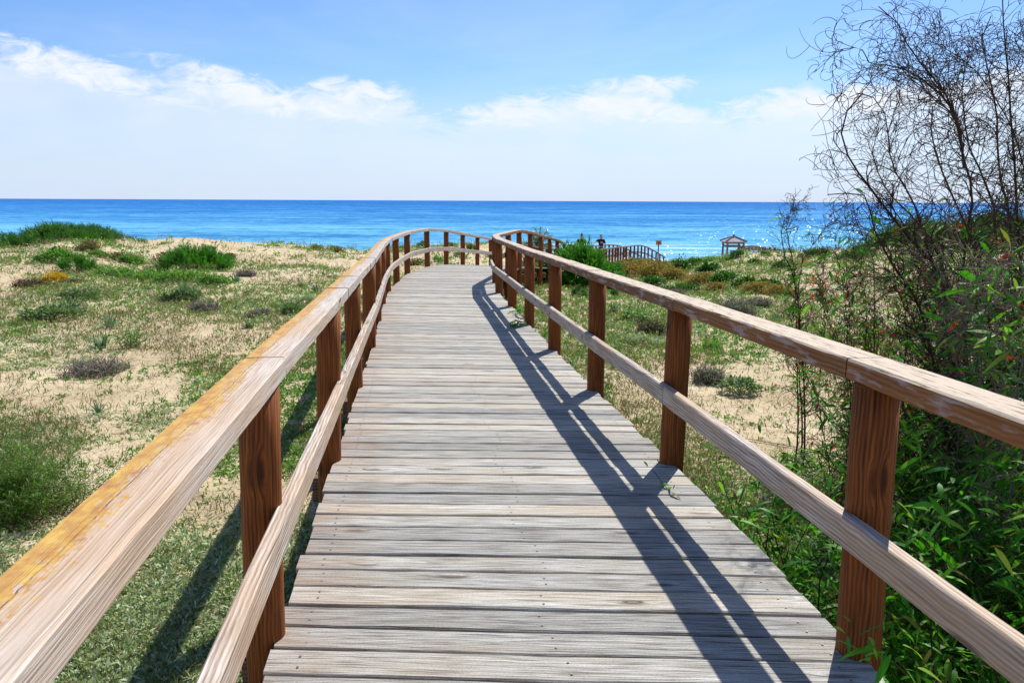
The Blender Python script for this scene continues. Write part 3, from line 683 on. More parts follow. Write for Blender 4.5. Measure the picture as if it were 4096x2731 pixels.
cushion(1165, 1255, 90, 44, 'green grey cushion touching the left handrail', 'cushion', 900)

# near-left feathery shrub
p, m = foot(120, 2075)
p, m = foot(70, 2065); n = 260; s0 = rng.normal(size=(n, 3))*np.array([.16, .15, 0]); S = grow(fit(s0, p), rdir(n, 25, 80), rng.uniform(.25, .66, n), 8, 1.0, -.3, .15)
ST = twigs(S, np.linspace(1, .3, 8)[None]*np.full((n, 1), .0035)); B = np.repeat(S[:, 2:].reshape(-1, 3), 16, 0); B += rng.normal(size=B.shape)*.022
V = strips(B, rdir(len(B), 0, 75), rng.uniform(.02, .05, len(B)), .005, .2)
M['feather'] = leaf('feathery_leaf', [(.06, .16, .012), (.13, .27, .02), (.04, .11, .012), (.20, .33, .05)], .35, .5, .3, 7.)
place('feathery_shrub', 'feathery yellow green shrub on the sand at the left edge', 'shrub', [('foliage', V, M['feather']), ('stem', ST, M['brown'])], p)

# behind the bend of the boardwalk
cushion(1690, 990, 36, 24, 'dark bush on the crest seen through the far left railing', 'dark', 500)
for (u, v, w, h, l) in [(1755, 1050, 46, 26, 'green leafy plant on sand behind the bend of the railing'), (1942, 1024, 30, 16, 'small green plant behind the last posts of the bend'), (1840, 1028, 60, 18, 'silver green cushion beyond the bend of the railing'), (1610, 1000, 60, 20, 'grey green cushion on the crest left of the dark bush')]:
    cushion(u, v, w, h, l, 'green' if u < 1800 else 'cushion', 600)
for (u, v, w, h, l) in [(1660, 1062, 60, 26, 'brown dry clump outside the bend of the railing'), (1800, 985, 40, 14, 'brown dry clump on the crest behind the bend'), (1890, 1000, 36, 22, 'olive dry clump between the posts of the bend'), (1345, 1010, 50, 24, 'dry clump on the crest just left of the handrail bend'), (1265, 1000, 40, 18, 'small dry clump on the crest left of the handrail')]:
    grassy(u, v, w, h, l, 'dry', 450)

# right field
p, m = foot(2330, 1150)
broom(2315, 1152, 245, 186, 'tall bright green feathery shrub behind the right railing', n=5400, cone=.95)
broom(2318, 1192, 64, 48, 'small green shrub at the foot of the tall feathery one', 'dark', 700)
broom(2456, 1190, 40, 36, 'little dark green bush right below the tall feathery shrub', 'dark', 500)
broom(2428, 1130, 90, 90, 'dark green shrub joined to the right of the tall feathery one', 'broom', 1200)
for (u, v, w, h, l) in [(2530, 1100, 130, 60, 'golden dry shrub right of the tall green one'), (2620, 1112, 120, 64, 'golden dry shrub below the numbered sign'), (2690, 1122, 70, 46, 'golden dry shrub in front of the dip to the sea'), (2800, 1140, 110, 44, 'golden dry shrub in the middle of the right field'),
                        (2860, 1168, 60, 34, 'golden dry shrub nearest the grey brush'), (3030, 1172, 90, 42, 'golden dry shrub under the right dune'), (3118, 1184, 90, 40, 'golden dry shrub beside the bare bush'), (2570, 1068, 80, 30, 'golden dry clump under the far railing')]:
    grassy(u, v, w, h, l, 'gold', 1100, name='golden_shrub')
for (u, v, w, h, l) in [(2705, 1092, 110, 46, 'dark green shrub left of the dip to the sea'), (2830, 1092, 76, 40, 'dark green shrub right of the dip to the sea'), (2885, 1134, 90, 44, 'dark green shrub at the foot of the right dune'), (2975, 1152, 120, 42, 'dark green shrub in front of the right dune'), (3075, 1158, 100, 40, 'dark green shrub below the right dune, next to the bare bush'),
                        (2612, 1140, 90, 36, 'dark green shrub among the golden ones'), (2720, 1170, 130, 36, 'dark green shrub in front of the golden ones'), (3120, 1080, 60, 30, 'dark green shrub on the side of the right dune'), (3020, 1062, 50, 24, 'green shrub half way up the right dune'), (2945, 1028, 46, 24, 'green bush on the dune top left below the pavilion'), (3062, 1024, 44, 16, 'green bush on the dune top below the arched footbridge'), (2760, 1062, 90, 26, 'dark shrub in the dip to the sea'), (3260, 1030, 110, 34, 'round dark green shrub on the dune behind the bare bush')]:
    cushion(u, v, w, h, l, 'dark', 1100, ls=1.1)
for i, (u, v, w, h, l) in enumerate([(2695, 1054, 80, 20, 'spiky grass on the skyline left of the dip'), (2770, 1052, 90, 22, 'spiky grass on the skyline in the dip'), (2835, 1046, 70, 20, 'spiky grass on the skyline right of the dip'), (2610, 1052, 60, 16, 'spiky grass at the foot of the numbered sign'), (2560, 1060, 70, 22, 'spiky grass under the low end of the far railing'), (2900, 1042, 70, 18, 'spiky grass on the skyline under the pavilion')]):
    grassy(u, v, w, h, l, 'green', 260, name='spiky_grass')
for (u, v, w, h, l) in [(2690, 1194, 120, 52, 'grey twiggy cushion below the golden shrubs'), (2930, 1268, 230, 108, 'large grey lavender twiggy cushion in the right field'), (2600, 1340, 140, 80, 'brown twiggy cushion seen between two right posts'), (2832, 1530, 165, 95, 'pale grey twiggy cushion on open sand behind the right railing'), (3030, 1230, 120, 50, 'grey brown brush behind the large lavender cushion')]:
    tangle(u, v, w, h, l, 'twig' if u != 2600 else 'brown', 620, green=750)
tuft(3113, 1286, 86, 52, 'strap leaved tuft on sand left of the bare bush')
tuft(2750, 1290, 60, 40, 'strap leaved tuft left of the large lavender cushion')
cushion(2570, 1380, 185, 42, 'silver cushion on the sand behind the right railing', 'silver', 1500)
cushion(2960, 1572, 150, 60, 'green cushion with a few red leaves on open sand', 'cushion', 900)
cushion(2845, 1398, 70, 34, 'small olive cushion on open sand', 'green', 600)
for (u, v, w, h, l) in [(2510, 1282, 90, 70, 'leafy bright green plant behind the right railing, left of three'), (2570, 1290, 90, 76, 'leafy bright green plant in the middle of three'), (2450, 1250, 70, 44, 'leafy bright green plant closest to the tall shrub')]:
    herb(u, v, w, h, l, 'green', 16)

# little plants coming up through the deck
for (x, y, z, s, l) in [(.10, 11.15, -.10, .16, 'small green sprig growing between deck planks by the right railing'), (.05, 9.9, -.085, .14, 'second green sprig lying on the deck in the railing shadow'), (.30, 10.6, -.5, .62, 'leafy seedling growing up beside a right railing post')]:
    n = 5; S = grow(rng.normal(size=(n, 3))*.02*np.array([1, 1, 0]), rdir(n, 15, 70), s, 6, 1.2); B = np.repeat(S[:, 1:].reshape(-1, 3), 2, 0); L = rng.uniform(.05, .09, len(B))
    place('seedling', l, 'plant', [('leaves', strips(B, rdir(len(B), -20, 60), L, L*.33, .2), M['acacia']), ('stem', twigs(S, np.full((n, 6), .003)), M['brown'])], (x, y, z))

# ------------------------------------------------------------------ the bare bush and its leafy undergrowth on the right
def stem_px(pts):
    """polyline of a limb: (x, y) in a close view of the photograph, with its distance"""
    return np.array([tuple(at(3100+a/1.1205, b/1.1205, Y)) for a, b, Y in pts])
def spline(P, k):
    q = catmull([tuple(p) for p in P], 12); L = [0.]
    for i in range(1, len(q)): L.append(L[-1]+(q[i]-q[i-1]).length)
    s = np.linspace(0, L[-1], k); q = np.array([tuple(p) for p in q]); return np.stack([np.interp(s, L, q[:, i]) for i in range(3)], -1), L[-1]
def bare_bush(limbs, foot_, label, r0, per_m, leaves, reds, lo=.25, bark='bark', sub=(.22, .6), kids=4, name='bare_bush', grav=0., curl=2.0):
    T = []; C, Dd, RR, FFL = [], [], [], []
    for P in limbs:
        if P[0][2] < .2: P = np.concatenate([[[P[0][0]*.97+foot_[0]*.03, P[0][1]*.97+foot_[1]*.03, gz(P[0][0], P[0][1])-.06]], P])
        q, L = spline(P, 26); q = q + np.cumsum(rng.normal(size=q.shape), 0)*.004
        rad = np.linspace(1, .22, 26)**1.15*r0*rng.uniform(.8, 1.15)*(.5 if P[0][2] > .2 else 1.); T.append(twigs(q[None], rad[None], 6))
        n = int(L*per_m); f = rng.uniform(lo, .99, n); i = (f*25).astype(int); tn = unit(q[np.minimum(i+1, 25)]-q[i])
        C.append(q[i]); Dd.append(unit(tn*.9 + rng.normal(size=tn.shape)*.55)); RR.append(rad[i]); FFL.append(f)
    C, Dd, RR = map(np.concatenate, (C, Dd, RR)); n = len(C)
    FF = np.concatenate(FFL); Ls = rng.uniform(*sub, n)*(1.1-.62*FF**1.5); S = grow(C, Dd, Ls, 10, curl, grav, .055)
    T.append(twigs(S, np.linspace(1, .42, 10)[None]*np.clip(RR*.5, .0022, .006)[:, None], 4))
    i = rng.integers(2, 9, (n, kids)); st = S[np.arange(n)[:, None], i].reshape(-1, 3); dd = (S[np.arange(n)[:, None], i]-S[np.arange(n)[:, None], i-1]).reshape(-1, 3)
    S2 = grow(st, unit(unit(dd)*.8 + rng.normal(size=dd.shape)*.6), np.repeat(Ls, kids)*rng.uniform(.3, .75, n*kids), 8, curl*1.4, grav, .06)
    T.append(twigs(S2, np.linspace(1, .6, 8)[None]*np.full((len(S2), 1), .0021), 3))
    parts = [('branches', cat(*T), M[bark])]; o = np.array(foot_)
    allp = np.concatenate([S.reshape(-1, 3), S2.reshape(-1, 3)])
    def pick(n, zmax):
        w = np.clip((zmax-allp[:, 2])/1.2, 0, 1)*(.25 + .75*sstep(.55, .72, allp[:, 0]/allp[:, 1])); ok = np.nonzero(rng.uniform(size=len(allp)) < w)[0]; return allp[rng.choice(ok, min(n, len(ok)), replace=False)]
    if leaves: B = pick(leaves, 1.75); L = rng.uniform(.05, .14, len(B)); parts.append(('leaves', strips(B, rdir(len(B), -45, 60), L, L*.18, .25, (.25, 1., .9, .08)), M['acacia']))
    if reds: B = pick(reds, 1.6); L = rng.uniform(.03, .06, len(B)); parts.append(('red_leaves', strips(B, rdir(len(B), -60, 40), L, L*.4, .2), M['red']))
    parts = [(a, (V-o, Q), m) for a, (V, Q), m in parts]
    return place(name, label, 'bush', parts, tuple(o))
big = [[(860, 2300, 5.2), (780, 1500, 5.1), (740, 1250, 5.0), (600, 1080, 4.9), (470, 940, 4.8), (380, 830, 4.8), (300, 700, 4.7), (280, 600, 4.7), (320, 500, 4.6), (382, 440, 4.6)],
       [(900, 2300, 5.3), (850, 1500, 5.3), (840, 1200, 5.3), (880, 900, 5.3), (830, 650, 5.2), (790, 470, 5.2), (700, 330, 5.1), (600, 220, 5.1), (570, 130, 5.0), (510, 60, 5.0), (460, 25, 5.0)],
       [(835, 660, 5.2), (790, 480, 5.2), (650, 350, 5.0), (520, 300, 4.9), (430, 290, 4.9), (385, 230, 4.8), (300, 235, 4.8), (240, 280, 4.8), (218, 340, 4.8)],
       [(850, 760, 5.3), (820, 560, 5.4), (720, 440, 5.4), (600, 330, 5.5), (540, 220, 5.5), (490, 145, 5.5)],
       [(960, 2300, 5.5), (1000, 1500, 5.5), (1040, 1050, 5.6), (1000, 800, 5.6), (990, 600, 5.7), (970, 430, 5.7), (930, 250, 5.7), (915, 180, 5.8), (962, 70, 5.8)],
       [(1080, 2300, 5.3), (1116, 1400, 5.2), (1100, 900, 5.2), (1080, 600, 5.2), (1060, 300, 5.1), (1050, 150, 5.1), (1040, -30, 5.1)],
       [(830, 2300, 5.6), (760, 1400, 5.6), (700, 1100, 5.7), (640, 900, 5.8), (560, 760, 5.8), (540, 600, 5.8), (520, 500, 5.8), (450, 425, 5.8), (400, 430, 5.8)],
       [(1000, 1100, 5.0), (960, 850, 4.8), (880, 650, 4.8), (860, 420, 4.8), (880, 260, 4.7), (905, 190, 4.7)],
       [(1160, 1300, 5.7), (1120, 760, 5.7), (1000, 480, 5.8), (850, 300, 5.8), (730, 230, 5.8), (650, 90, 5.8)],
       [(1180, 1500, 4.8), (1210, 900, 4.8), (1190, 500, 4.8), (1120, 250, 4.8), (1000, 180, 4.8)],
       [(1250, 1500, 5.2), (1280, 800, 5.3), (1240, 300, 5.3), (1130, 200, 5.3), (1090, 120, 5.3)],
       [(800, 2200, 4.7), (690, 1450, 4.6), (560, 1200, 4.6), (470, 1050, 4.6), (430, 900, 4.6), (330, 880, 4.6), (250, 887, 4.6)],
       [(980, 2200, 4.5), (930, 1400, 4.4), (860, 1100, 4.4), (760, 850, 4.3), (690, 650, 4.3), (690, 500, 4.3)],
       [(880, 2200, 5.9), (800, 1300, 6.0), (660, 980, 6.0), (540, 860, 6.1), (470, 700, 6.1), (480, 600, 6.1), (530, 540, 6.1)]]
bx = at(3100+900/1.1205, 1900, 5.2); bx.z = gz(bx.x, bx.y)
bare_bush([stem_px(P) for P in big], bx, 'tall leafless bush of dark curling twigs rising above the right handrail', .019, 27, 1300, 320, lo=.08, sub=(.30, .80), kids=4, curl=2.0)
small = [[(100, 1900, 6.6), (90, 1400, 6.6), (75, 1200, 6.6), (48, 1050, 6.6), (70, 950, 6.5), (150, 888, 6.5)], [(120, 1900, 6.7), (105, 1400, 6.8), (130, 1150, 6.8), (200, 1040, 6.8), (270, 950, 6.8)], [(140, 1900, 6.4), (110, 1300, 6.4), (60, 1140, 6.3), (45, 1020, 6.3), (100, 935, 6.3), (200, 935, 6.3)],
         [(380, 1900, 6.2), (400, 1450, 6.2), (380, 1250, 6.2), (330, 1050, 6.2), (305, 950, 6.2), (330, 880, 6.2)], [(420, 1900, 6.0), (430, 1400, 6.0), (420, 1150, 6.0), (360, 1000, 6.0), (345, 900, 6.0)], [(330, 1900, 6.3), (300, 1400, 6.3), (270, 1200, 6.4), (240, 1080, 6.4), (280, 980, 6.4)]]
bs = at(3100+220/1.1205, 1650, 6.5); bs.z = gz(bs.x, bs.y)
bare_bush([stem_px(P) for P in small], bs, 'lower leafless bush of thin arching twigs left of the tall one', .009, 26, 160, 60, lo=.2, sub=(.15, .42), kids=3)
# reddish brush low in front of it and pale dead twigs low at right
low = [[(x, 2200, Y), (x+rng.uniform(-60, 60), 1750, Y), (x+rng.uniform(-120, 60), 1400, Y), (x+rng.uniform(-160, 60), 1150+rng.uniform(-60, 120), Y)] for x, Y in zip(np.linspace(260, 760, 13), rng.uniform(4.6, 6., 13))]
bl = at(3100+480/1.1205, 1950, 5.2); bl.z = gz(bl.x, bl.y)
bare_bush([stem_px(P) for P in low], bl, 'low reddish brown brush with a few green leaves at the foot of the bare bushes', .006, 34, 900, 160, lo=.1, bark='redbrown', sub=(.14, .4), kids=3, name='brush')
pale = [[(x, 2500, Y), (x+rng.uniform(-80, 80), 1900, Y), (x+rng.uniform(-160, 100), 1450, Y), (x+rng.uniform(-260, 120), 1080+rng.uniform(-60, 120), Y)] for x, Y in zip(np.linspace(760, 1250, 13), rng.uniform(3.4, 5., 13))]
bp = at(3100+1000/1.1205, 2300, 4.2); bp.z = gz(bp.x, bp.y)
bare_bush([stem_px(P) for P in pale], bp, 'tangled pale dead twigs with green leaves behind the nearest right post', .007, 26, 3000, 160, lo=.05, bark='palebark', sub=(.2, .55), kids=3, name='dead_brush', grav=-.3)

def acacia(x, y, R, H, n, per, label, lean=(0, 0), reds=0):
    p = Vector((x, y, gz(x, y))); s0 = rng.normal(size=(n, 3))*np.array([R*.45, R*.45, 0]); s0[:, 2] = 0
    d = rdir(n, 40, 85); d[:, 0] += lean[0]; d[:, 1] += lean[1]; d = unit(d); S = grow(fit(s0, p), d, H*rng.uniform(.5, 1.15, n), 11, .9, -.25, .10)
    ST = twigs(S, np.linspace(1, .35, 11)[None]*rng.uniform(.003, .006, (n, 1)), 4)
    per = per*2 if H < 1.5 else int(per*.75); i = rng.integers(3, 11, (n, per)); B = S[np.arange(n)[:, None], i].reshape(-1, 3) + rng.normal(size=(n*per, 3))*.035
    L = rng.uniform(.035, .12, len(B)); V = strips(B, rdir(len(B), -40, 65), L, L*rng.uniform(.12, .24, len(B)), .35, (.25, .9, 1., .75, .08))
    parts = [('leaves', V, M['acacia']), ('stem', ST, M['bark'])]
    if reds: B = B[:reds]; parts.append(('red_leaves', strips(B, rdir(reds, -60, 40), .06, .02, .2), M['red']))
    return place('leafy_shrub', label, 'shrub', parts, p)
acacia(1.46, 3.68, .30, 1.02, 40, 26, 'low leafy green shrub hanging over the right deck edge', (-.42, .0))
acacia(1.78, 3.05, .40, 1.05, 40, 26, 'leafy green shrub filling the gap left of the nearest right post')
acacia(2.10, 2.30, .45, 1.25, 50, 30, 'leafy green shrub at the right edge below the handrail')
acacia(2.75, 2.70, .50, 1.35, 50, 30, 'leafy green shrub at the right edge behind the dead twigs')
acacia(2.35, 3.50, .50, 1.45, 54, 30, 'leafy green shrub right behind the nearest right post', reds=20)
acacia(3.05, 4.10, .60, 1.75, 60, 32, 'taller leafy green shrub behind the right handrail', reds=30)
acacia(2.95, 4.9, .45, 1.35, 46, 28, 'leafy green shrub at the foot of the tall bare bush')
acacia(3.70, 4.95, .60, 2.20, 60, 32, 'tall leafy green shoots at the right edge under the bare twigs', reds=30)
acacia(3.1, 6.1, .4, .9, 30, 20, 'leafy green shrub between the two bare bushes')
acacia(3.35, 4.45, .55, 2.35, 46, 24, 'tall leafy shoots reaching above the handrail between the dark stems', reds=30)
acacia(4.15, 5.5, .6, 2.6, 46, 24, 'tallest shoots with bright leaves at the right edge, behind the others', reds=30)
# wooded dune behind the bushes
broom(3620, 1000, 330, 100, 'dark green shrub on the dune seen through the tall bare bush', 'dark', 3200)
broom(3950, 985, 380, 110, 'dark green shrub on the dune at the right edge', 'dark', 3200)
broom(3420, 1040, 150, 50, 'green shrub on the dune behind the lower bare bush', 'dark', 1200)

# small palm beyond the ramp
p = at(2150, 990, 45.); g = gz(p.x, p.y)
root = tag(empty('palm', (p.x, p.y, g)), 'small palm with spiky fronds behind the railing at the bend', 'palm')
mb = MB(); top = at(2150, 1000, 45.).z - g; mb.tube([(0, 0, -.2), (.03, 0, top*.5), (0, 0, top)], [.16, .14, .12], 9); mb.build('trunk', M['brown'], root, True)
n = 26; S = grow(np.tile([[0, 0, top]], (n, 1)) + rng.normal(size=(n, 3))*.04, rdir(n, 5, 85), rng.uniform(.9, 1.35, n), 10, .25, -1.1, .03)
B = np.repeat(S[:, 2:].reshape(-1, 3), 8, 0); T = np.repeat((S[:, 2:]-S[:, 1:-1]).reshape(-1, 3), 8, 0)
V = strips(B, unit(unit(T)*.7 + rng.normal(size=T.shape)*.55), rng.uniform(.22, .40, len(B)), .028, .1)
link('frond', np_mesh('frond', *cat(V, twigs(S, np.full((n, 10), .014)))), M['strap'], root)

# ------------------------------------------------------------------ numbered sign
p = at(2632, 1043, 65.); g = gz(p.x, p.y); px = 65./F*1.0
base = Vector((p.x, p.y, g)); root = tag(empty('sign_post', base), 'orange wooden sign board with the number 4 on a pole at the beach end', 'sign')
top = at(2634, 963, 65.).z - g; mid = at(2634, 979, 65.).z - g
M['orange'] = plain('orange_board', (.55, .20, .04), .6, .3, .2, 9.); M['black'] = plain('black_paint', (.012, .012, .012), .5, .3, .1); M['ochre'] = plain('ochre_block', (.60, .33, .05), .7, .2, .2)
mb = MB(); mb.tube([(0, .04, -.4), (0, .04, mid+.05)], [.05, .05], 10); mb.build('pole', M['old'], root, True)
hh = top-mid; ww = hh*1.28; mb = MB(); mb.box((0, 0, (top+mid)/2), ww, .05, hh); bd = mb.build('board', M['orange'], root)
mb = MB()
for (cx, cz, w, h) in [(0, hh/2, ww+.05, .035), (0, -hh/2, ww+.05, .035), (ww/2, 0, .035, hh-.036), (-ww/2, 0, .035, hh-.036)]: mb.box((cx, -.012, (top+mid)/2+cz), w, .07, h)
mb.build('frame', M['old'], bd)
dm = MB(); cz = (top+mid)/2; q = hh*.34
dm.box((q*.28, -.029, cz), .045, .008, 2*q); dm.box((-.02, -.0285, cz-q*.34), q*1.3, .007, .045)
e0, e1 = Vector((q*.24, -.0280, cz+q*.93)), Vector((-q*.58, -.0280, cz-q*.30)); ax = (e1-e0).normalized()
dm.box((e0+e1)/2, (e1-e0).length, .006, .045, ax, (0, 1, 0), ax.cross(Vector((0, 1, 0)))); dm.build('digit', M['black'], bd)
mb = MB(); mb.box((-.12, -.1, .15), .24, .24, 1.0); mb.build('base_block', M['ochre'], root)

# ------------------------------------------------------------------ pavilion and arched footbridge on the beach
def P8(x, y, Y): return at(2300+x/2.94, 900+y/2.94, Y)
Yp = 81.; gb = gz(P8(1855, 300, Yp).x, Yp)
c0 = P8(1857, 300, Yp); root = tag(empty('pavilion', (c0.x, Yp, gb)), 'open wooden beach pavilion with a grey pyramid roof behind the right dune', 'pavilion')
def zz(y): return P8(1857, y, Yp).z - gb
def xx(x): return P8(x, 200, Yp).x - c0.x
M['slate'] = plain('grey_shingle', (.27, .27, .30), .8, .2, .25, 4.); M['panel'] = plain('grey_panel', (.24, .25, .28), .7, .2, .15)
ev, ap = zz(192), zz(140); hw = (xx(1980)-xx(1732))/2; mb = MB()
for z, w in ((ev, hw), (ev+.06, hw*.99)):
    pass
b0 = [Vector((sx*hw, sy*hw, ev)) for sx, sy in ((-1, -1), (1, -1), (1, 1), (-1, 1))]; a0 = [Vector((sx*.12, sy*.12, ap)) for sx, sy in ((-1, -1), (1, -1), (1, 1), (-1, 1))]
b1 = [q + Vector((0, 0, -.07)) for q in b0]; mb.v = b0+a0+b1
for i in range(4):
    j = (i+1) % 4; mb.quad([i, j, 4+j, 4+i], [(0, 0), (2, 0), (1, 1), (1, 1)]); mb.quad([8+i, 8+j, j, i], [(0, 0), (1, 0), (1, .1), (0, .1)])
mb.quad([4, 5, 6, 7], [(0, 0)]*4); mb.quad([11, 10, 9, 8], [(0, 0)]*4)
rf = mb.build('roof', M['slate'], root)
mb = MB()
for i in range(4): mb.tube([b0[i]*1.01 + Vector((0, 0, .03)), a0[i] + Vector((0, 0, .05))], [.06, .05], 6)
mb.build('hip_rib', M['old'], rf)
mb = MB(); mb.tube([(0, 0, ap-.05), (0, 0, ap+.25), (0, 0, zz(115))], [.13, .10, .09], 6); mb.build('finial', M['old'], rf)
pw = hw*.76
for sx in (-1, 1):
    for sy in (-1, 1): mb = MB(); mb.box((sx*pw, sy*pw, ev/2-.2), .17, .17, ev+.3); mb.build('post', M['old'], root)
for z in (zz(205)-.03, zz(248)):
    for sy in (-1, 1): mb = MB(); mb.box((0, sy*pw, z), 2*pw-.18, .10, .14); mb.build('cross_beam', M['old'], root)
    for sx in (-1, 1): mb = MB(); mb.box((sx*pw, 0, z), .10, 2*pw-.18, .14); mb.build('cross_beam', M['old'], root)
mb = MB(); zt = zz(292); mb.box((.1, -pw, zt/2), 2*pw-.4, .06, zt); mb.build('panel', M['panel'], root)
c1 = P8(2110, 300, Yp); gb1 = gz(c1.x, Yp); root = tag(empty('footbridge', (c1.x, Yp, gb1)), 'arched wooden footbridge beside the beach pavilion', 'footbridge')
def q8(x, y): p = P8(x, y, Yp); return Vector((p.x-c1.x, 0, p.z-gb1))
for dy in (-.8, .8):
    for y0, r in ((0, .075), (34, .06)):
        mb = MB(); mb.tube([q8(x, y + y0*(1-.0*x)) + Vector((0, dy, 0)) for x, y in ((1925, 298), (1985, 270), (2050, 256), (2110, 252), (2170, 257), (2225, 273), (2265, 296))], [r]*7, 6); mb.build('arch_rail', M['old'], root)
    for x, y in ((1985, 272), (2025, 262), (2065, 257), (2110, 254), (2150, 257), (2190, 264), (2230, 277)):
        a = q8(x, y) + Vector((0, dy, 0)); e = a.copy(); e.z = (-.3 if x in (2190, 1985, 2230) else q8(x, y+34).z); mb = MB(); mb.tube([e, a], [.07, .07], 6); mb.build('post', M['old'], root)
    for x in (1945, 2265, 2320):
        a = q8(x, 262 if x > 2000 else 290) + Vector((0, dy, 0)); mb = MB(); mb.tube([Vector((a.x, a.y, -.3)), a], [.12, .12], 8); mb.build('post', M['post'], root)
    mb = MB(); mb.tube([q8(2265, 292)+Vector((0, dy, 0)), q8(2400, 292)+Vector((0, dy, 0))], [.06, .06], 6); mb.build('side_rail', M['old'], root)
mb = MB(); mb.box(q8(2110, 335), 4.6, 1.5, .12); mb.build('deck', M['old'], root)

# ------------------------------------------------------------------ people on the far walkway
M['skin'] = plain('skin', (.42, .24, .16), .6, .3, .05); M['shirt'] = plain('black_cloth', (.016, .016, .019), .85, .1, .2); M['jean'] = plain('dark_trousers', (.03, .035, .05), .85, .1, .2); M['hair'] = plain('dark_hair', (.02, .014, .010), .6, .3, .2); M['cap'] = plain('pale_print', (.30, .32, .34), .8, .1, .2)
def skin_obj(name, V, E, R, mat, parent, root_i=0, sub=2):
    me = bpy.data.meshes.new(name); me.from_pydata(V, E, []); o = link(name, me, mat, parent)
    o.modifiers.new('skin', 'SKIN').use_smooth_shade = True; sv = me.skin_vertices[0].data if me.skin_vertices else None
    if sv is None:
        bpy.context.view_layer.update(); sv = me.skin_vertices[0].data
    for i, r in enumerate(R): sv[i].radius = (r, r) if not isinstance(r, tuple) else r; sv[i].use_root = (i == root_i)
    s = o.modifiers.new('sub', 'SUBSURF'); s.levels = s.render_levels = sub
    return o
def person(x, y, z, label, rz, armL, armR, bun=False, shirt='shirt', printed=False):
    root = tag(empty('person', (x, y, z), rz), label, 'person')
    V = [(0, 0, .95), (0, -.01, 1.15), (0, 0, 1.38), (0, -.01, 1.50), (0, -.02, 1.57), (0, -.02, 1.66), (0, -.01, 1.72)]; R = [(.16, .12), (.15, .11), (.17, .11), .055, .075, .095, .07]; E = [(i, i+1) for i in range(6)]
    for s, arm in ((-1, armL), (1, armR)):
        b = len(V); V += [(s*.19, 0, 1.40)] + list(arm); R += [.06, .045, .035, .034, .028]; E += [(2, b)] + [(b+i, b+i+1) for i in range(len(arm))]
        w = len(V)-1; hd = Vector(arm[-1]); ax = (hd - Vector(arm[-3])).normalized(); sd = ax.cross(Vector((0, 0, 1))).normalized() if abs(ax.z) < .9 else Vector((0, 1, 0))
        for k, (o_, ln) in enumerate(((-.03, .065), (-.01, .08), (.01, .078), (.03, .06), (.045, .05))):
            q = hd + sd*o_ + ax*(ln*.5 if k < 4 else .0); q2 = hd + sd*(o_*1.15) + ax*(ln if k < 4 else .035) + Vector((0, -.02, 0)); b2 = len(V); V += [tuple(q), tuple(q2)]; R += [.010, .008]; E += [(w, b2), (b2, b2+1)]
    for s in (-1, 1):
        b = len(V); V += [(s*.10, 0, .88), (s*.11, -.02, .50), (s*.11, .01, .09), (s*.12, -.14, .035)]; R += [.085, .058, .042, .035]; E += [(0, b), (b, b+1), (b+1, b+2), (b+2, b+3)]
    b = len(V); V += [(0, -.115, 1.645)]; R += [.018]; E += [(5, b)]                      # nose
    for s in (-1, 1): b = len(V); V += [(s*.10, 0, 1.65)]; R += [.02]; E += [(5, b)]       # ears
    skin_obj('body', V, E, R, M['skin'], root)
    SV = [(0, 0, .93), (0, -.01, 1.15), (0, 0, 1.37), (0, -.005, 1.46)]; SR = [(.185, .14), (.175, .13), (.19, .13), .085]; SE = [(0, 1), (1, 2), (2, 3)]
    for s, arm in ((-1, armL), (1, armR)):
        b = len(SV); SV += [(s*.20, 0, 1.40), tuple(Vector((s*.19, 0, 1.40)).lerp(Vector(arm[0]), .85))]; SR += [.085, .07]; SE += [(2, b), (b, b+1)]
    st = skin_obj('t_shirt', SV, SE, SR, M[shirt], root)
    if printed: mb = MB(); mb.box((0, -.150, 1.25), .17, .012, .16); mb.build('print', M['cap'], st)
    TV = [(0, 0, .97), (0, 0, .90)]; TR = [(.17, .13), (.17, .13)]; TE = [(0, 1)]
    for s in (-1, 1): b = len(TV); TV += [(s*.10, 0, .82), (s*.11, -.02, .50), (s*.11, .01, .12)]; TR += [.105, .08, .065]; TE += [(1, b), (b, b+1), (b+1, b+2)]
    skin_obj('trousers', TV, TE, TR, M['jean'], root)
    HV = [(0, .025, 1.66), (0, .02, 1.73), (0, -.03, 1.765)]; HR = [.092, .10, .06]; HE = [(0, 1), (1, 2)]
    if bun: HV += [(0, .03, 1.82), (0, .03, 1.87)]; HR += [.05, .035]; HE += [(1, 3), (3, 4)]
    skin_obj('hair', HV, HE, HR, M['hair'], root)
def deck_z(x, y): return float(walk_dist(np.array([x]), np.array([y]))[1][0])
p = at(2405, 939, 53.5); person(p.x, 53.5, max(p.z-1.80, deck_z(p.x, 53.5)), 'person in a black t-shirt with one arm raised beside the far railing', .15, [(-.42, -.10, 1.30), (-.56, -.30, 1.20), (-.58, -.34, 1.17), (-.60, -.38, 1.15)], [(.30, .02, 1.13), (.30, -.08, .92), (.30, -.10, .88), (.30, -.11, .84)], printed=True)
p = at(2327, 933, 51.0); person(p.x, 51.0, max(p.z-1.90, deck_z(p.x, 51.)), 'person with dark hair in a bun, only the head showing above the tall green shrub', -.2, [(-.27, .02, 1.13), (-.28, -.08, .92), (-.28, -.10, .88), (-.28, -.11, .84)], [(.27, .02, 1.13), (.28, -.08, .92), (.28, -.10, .88), (.28, -.11, .84)], bun=True)

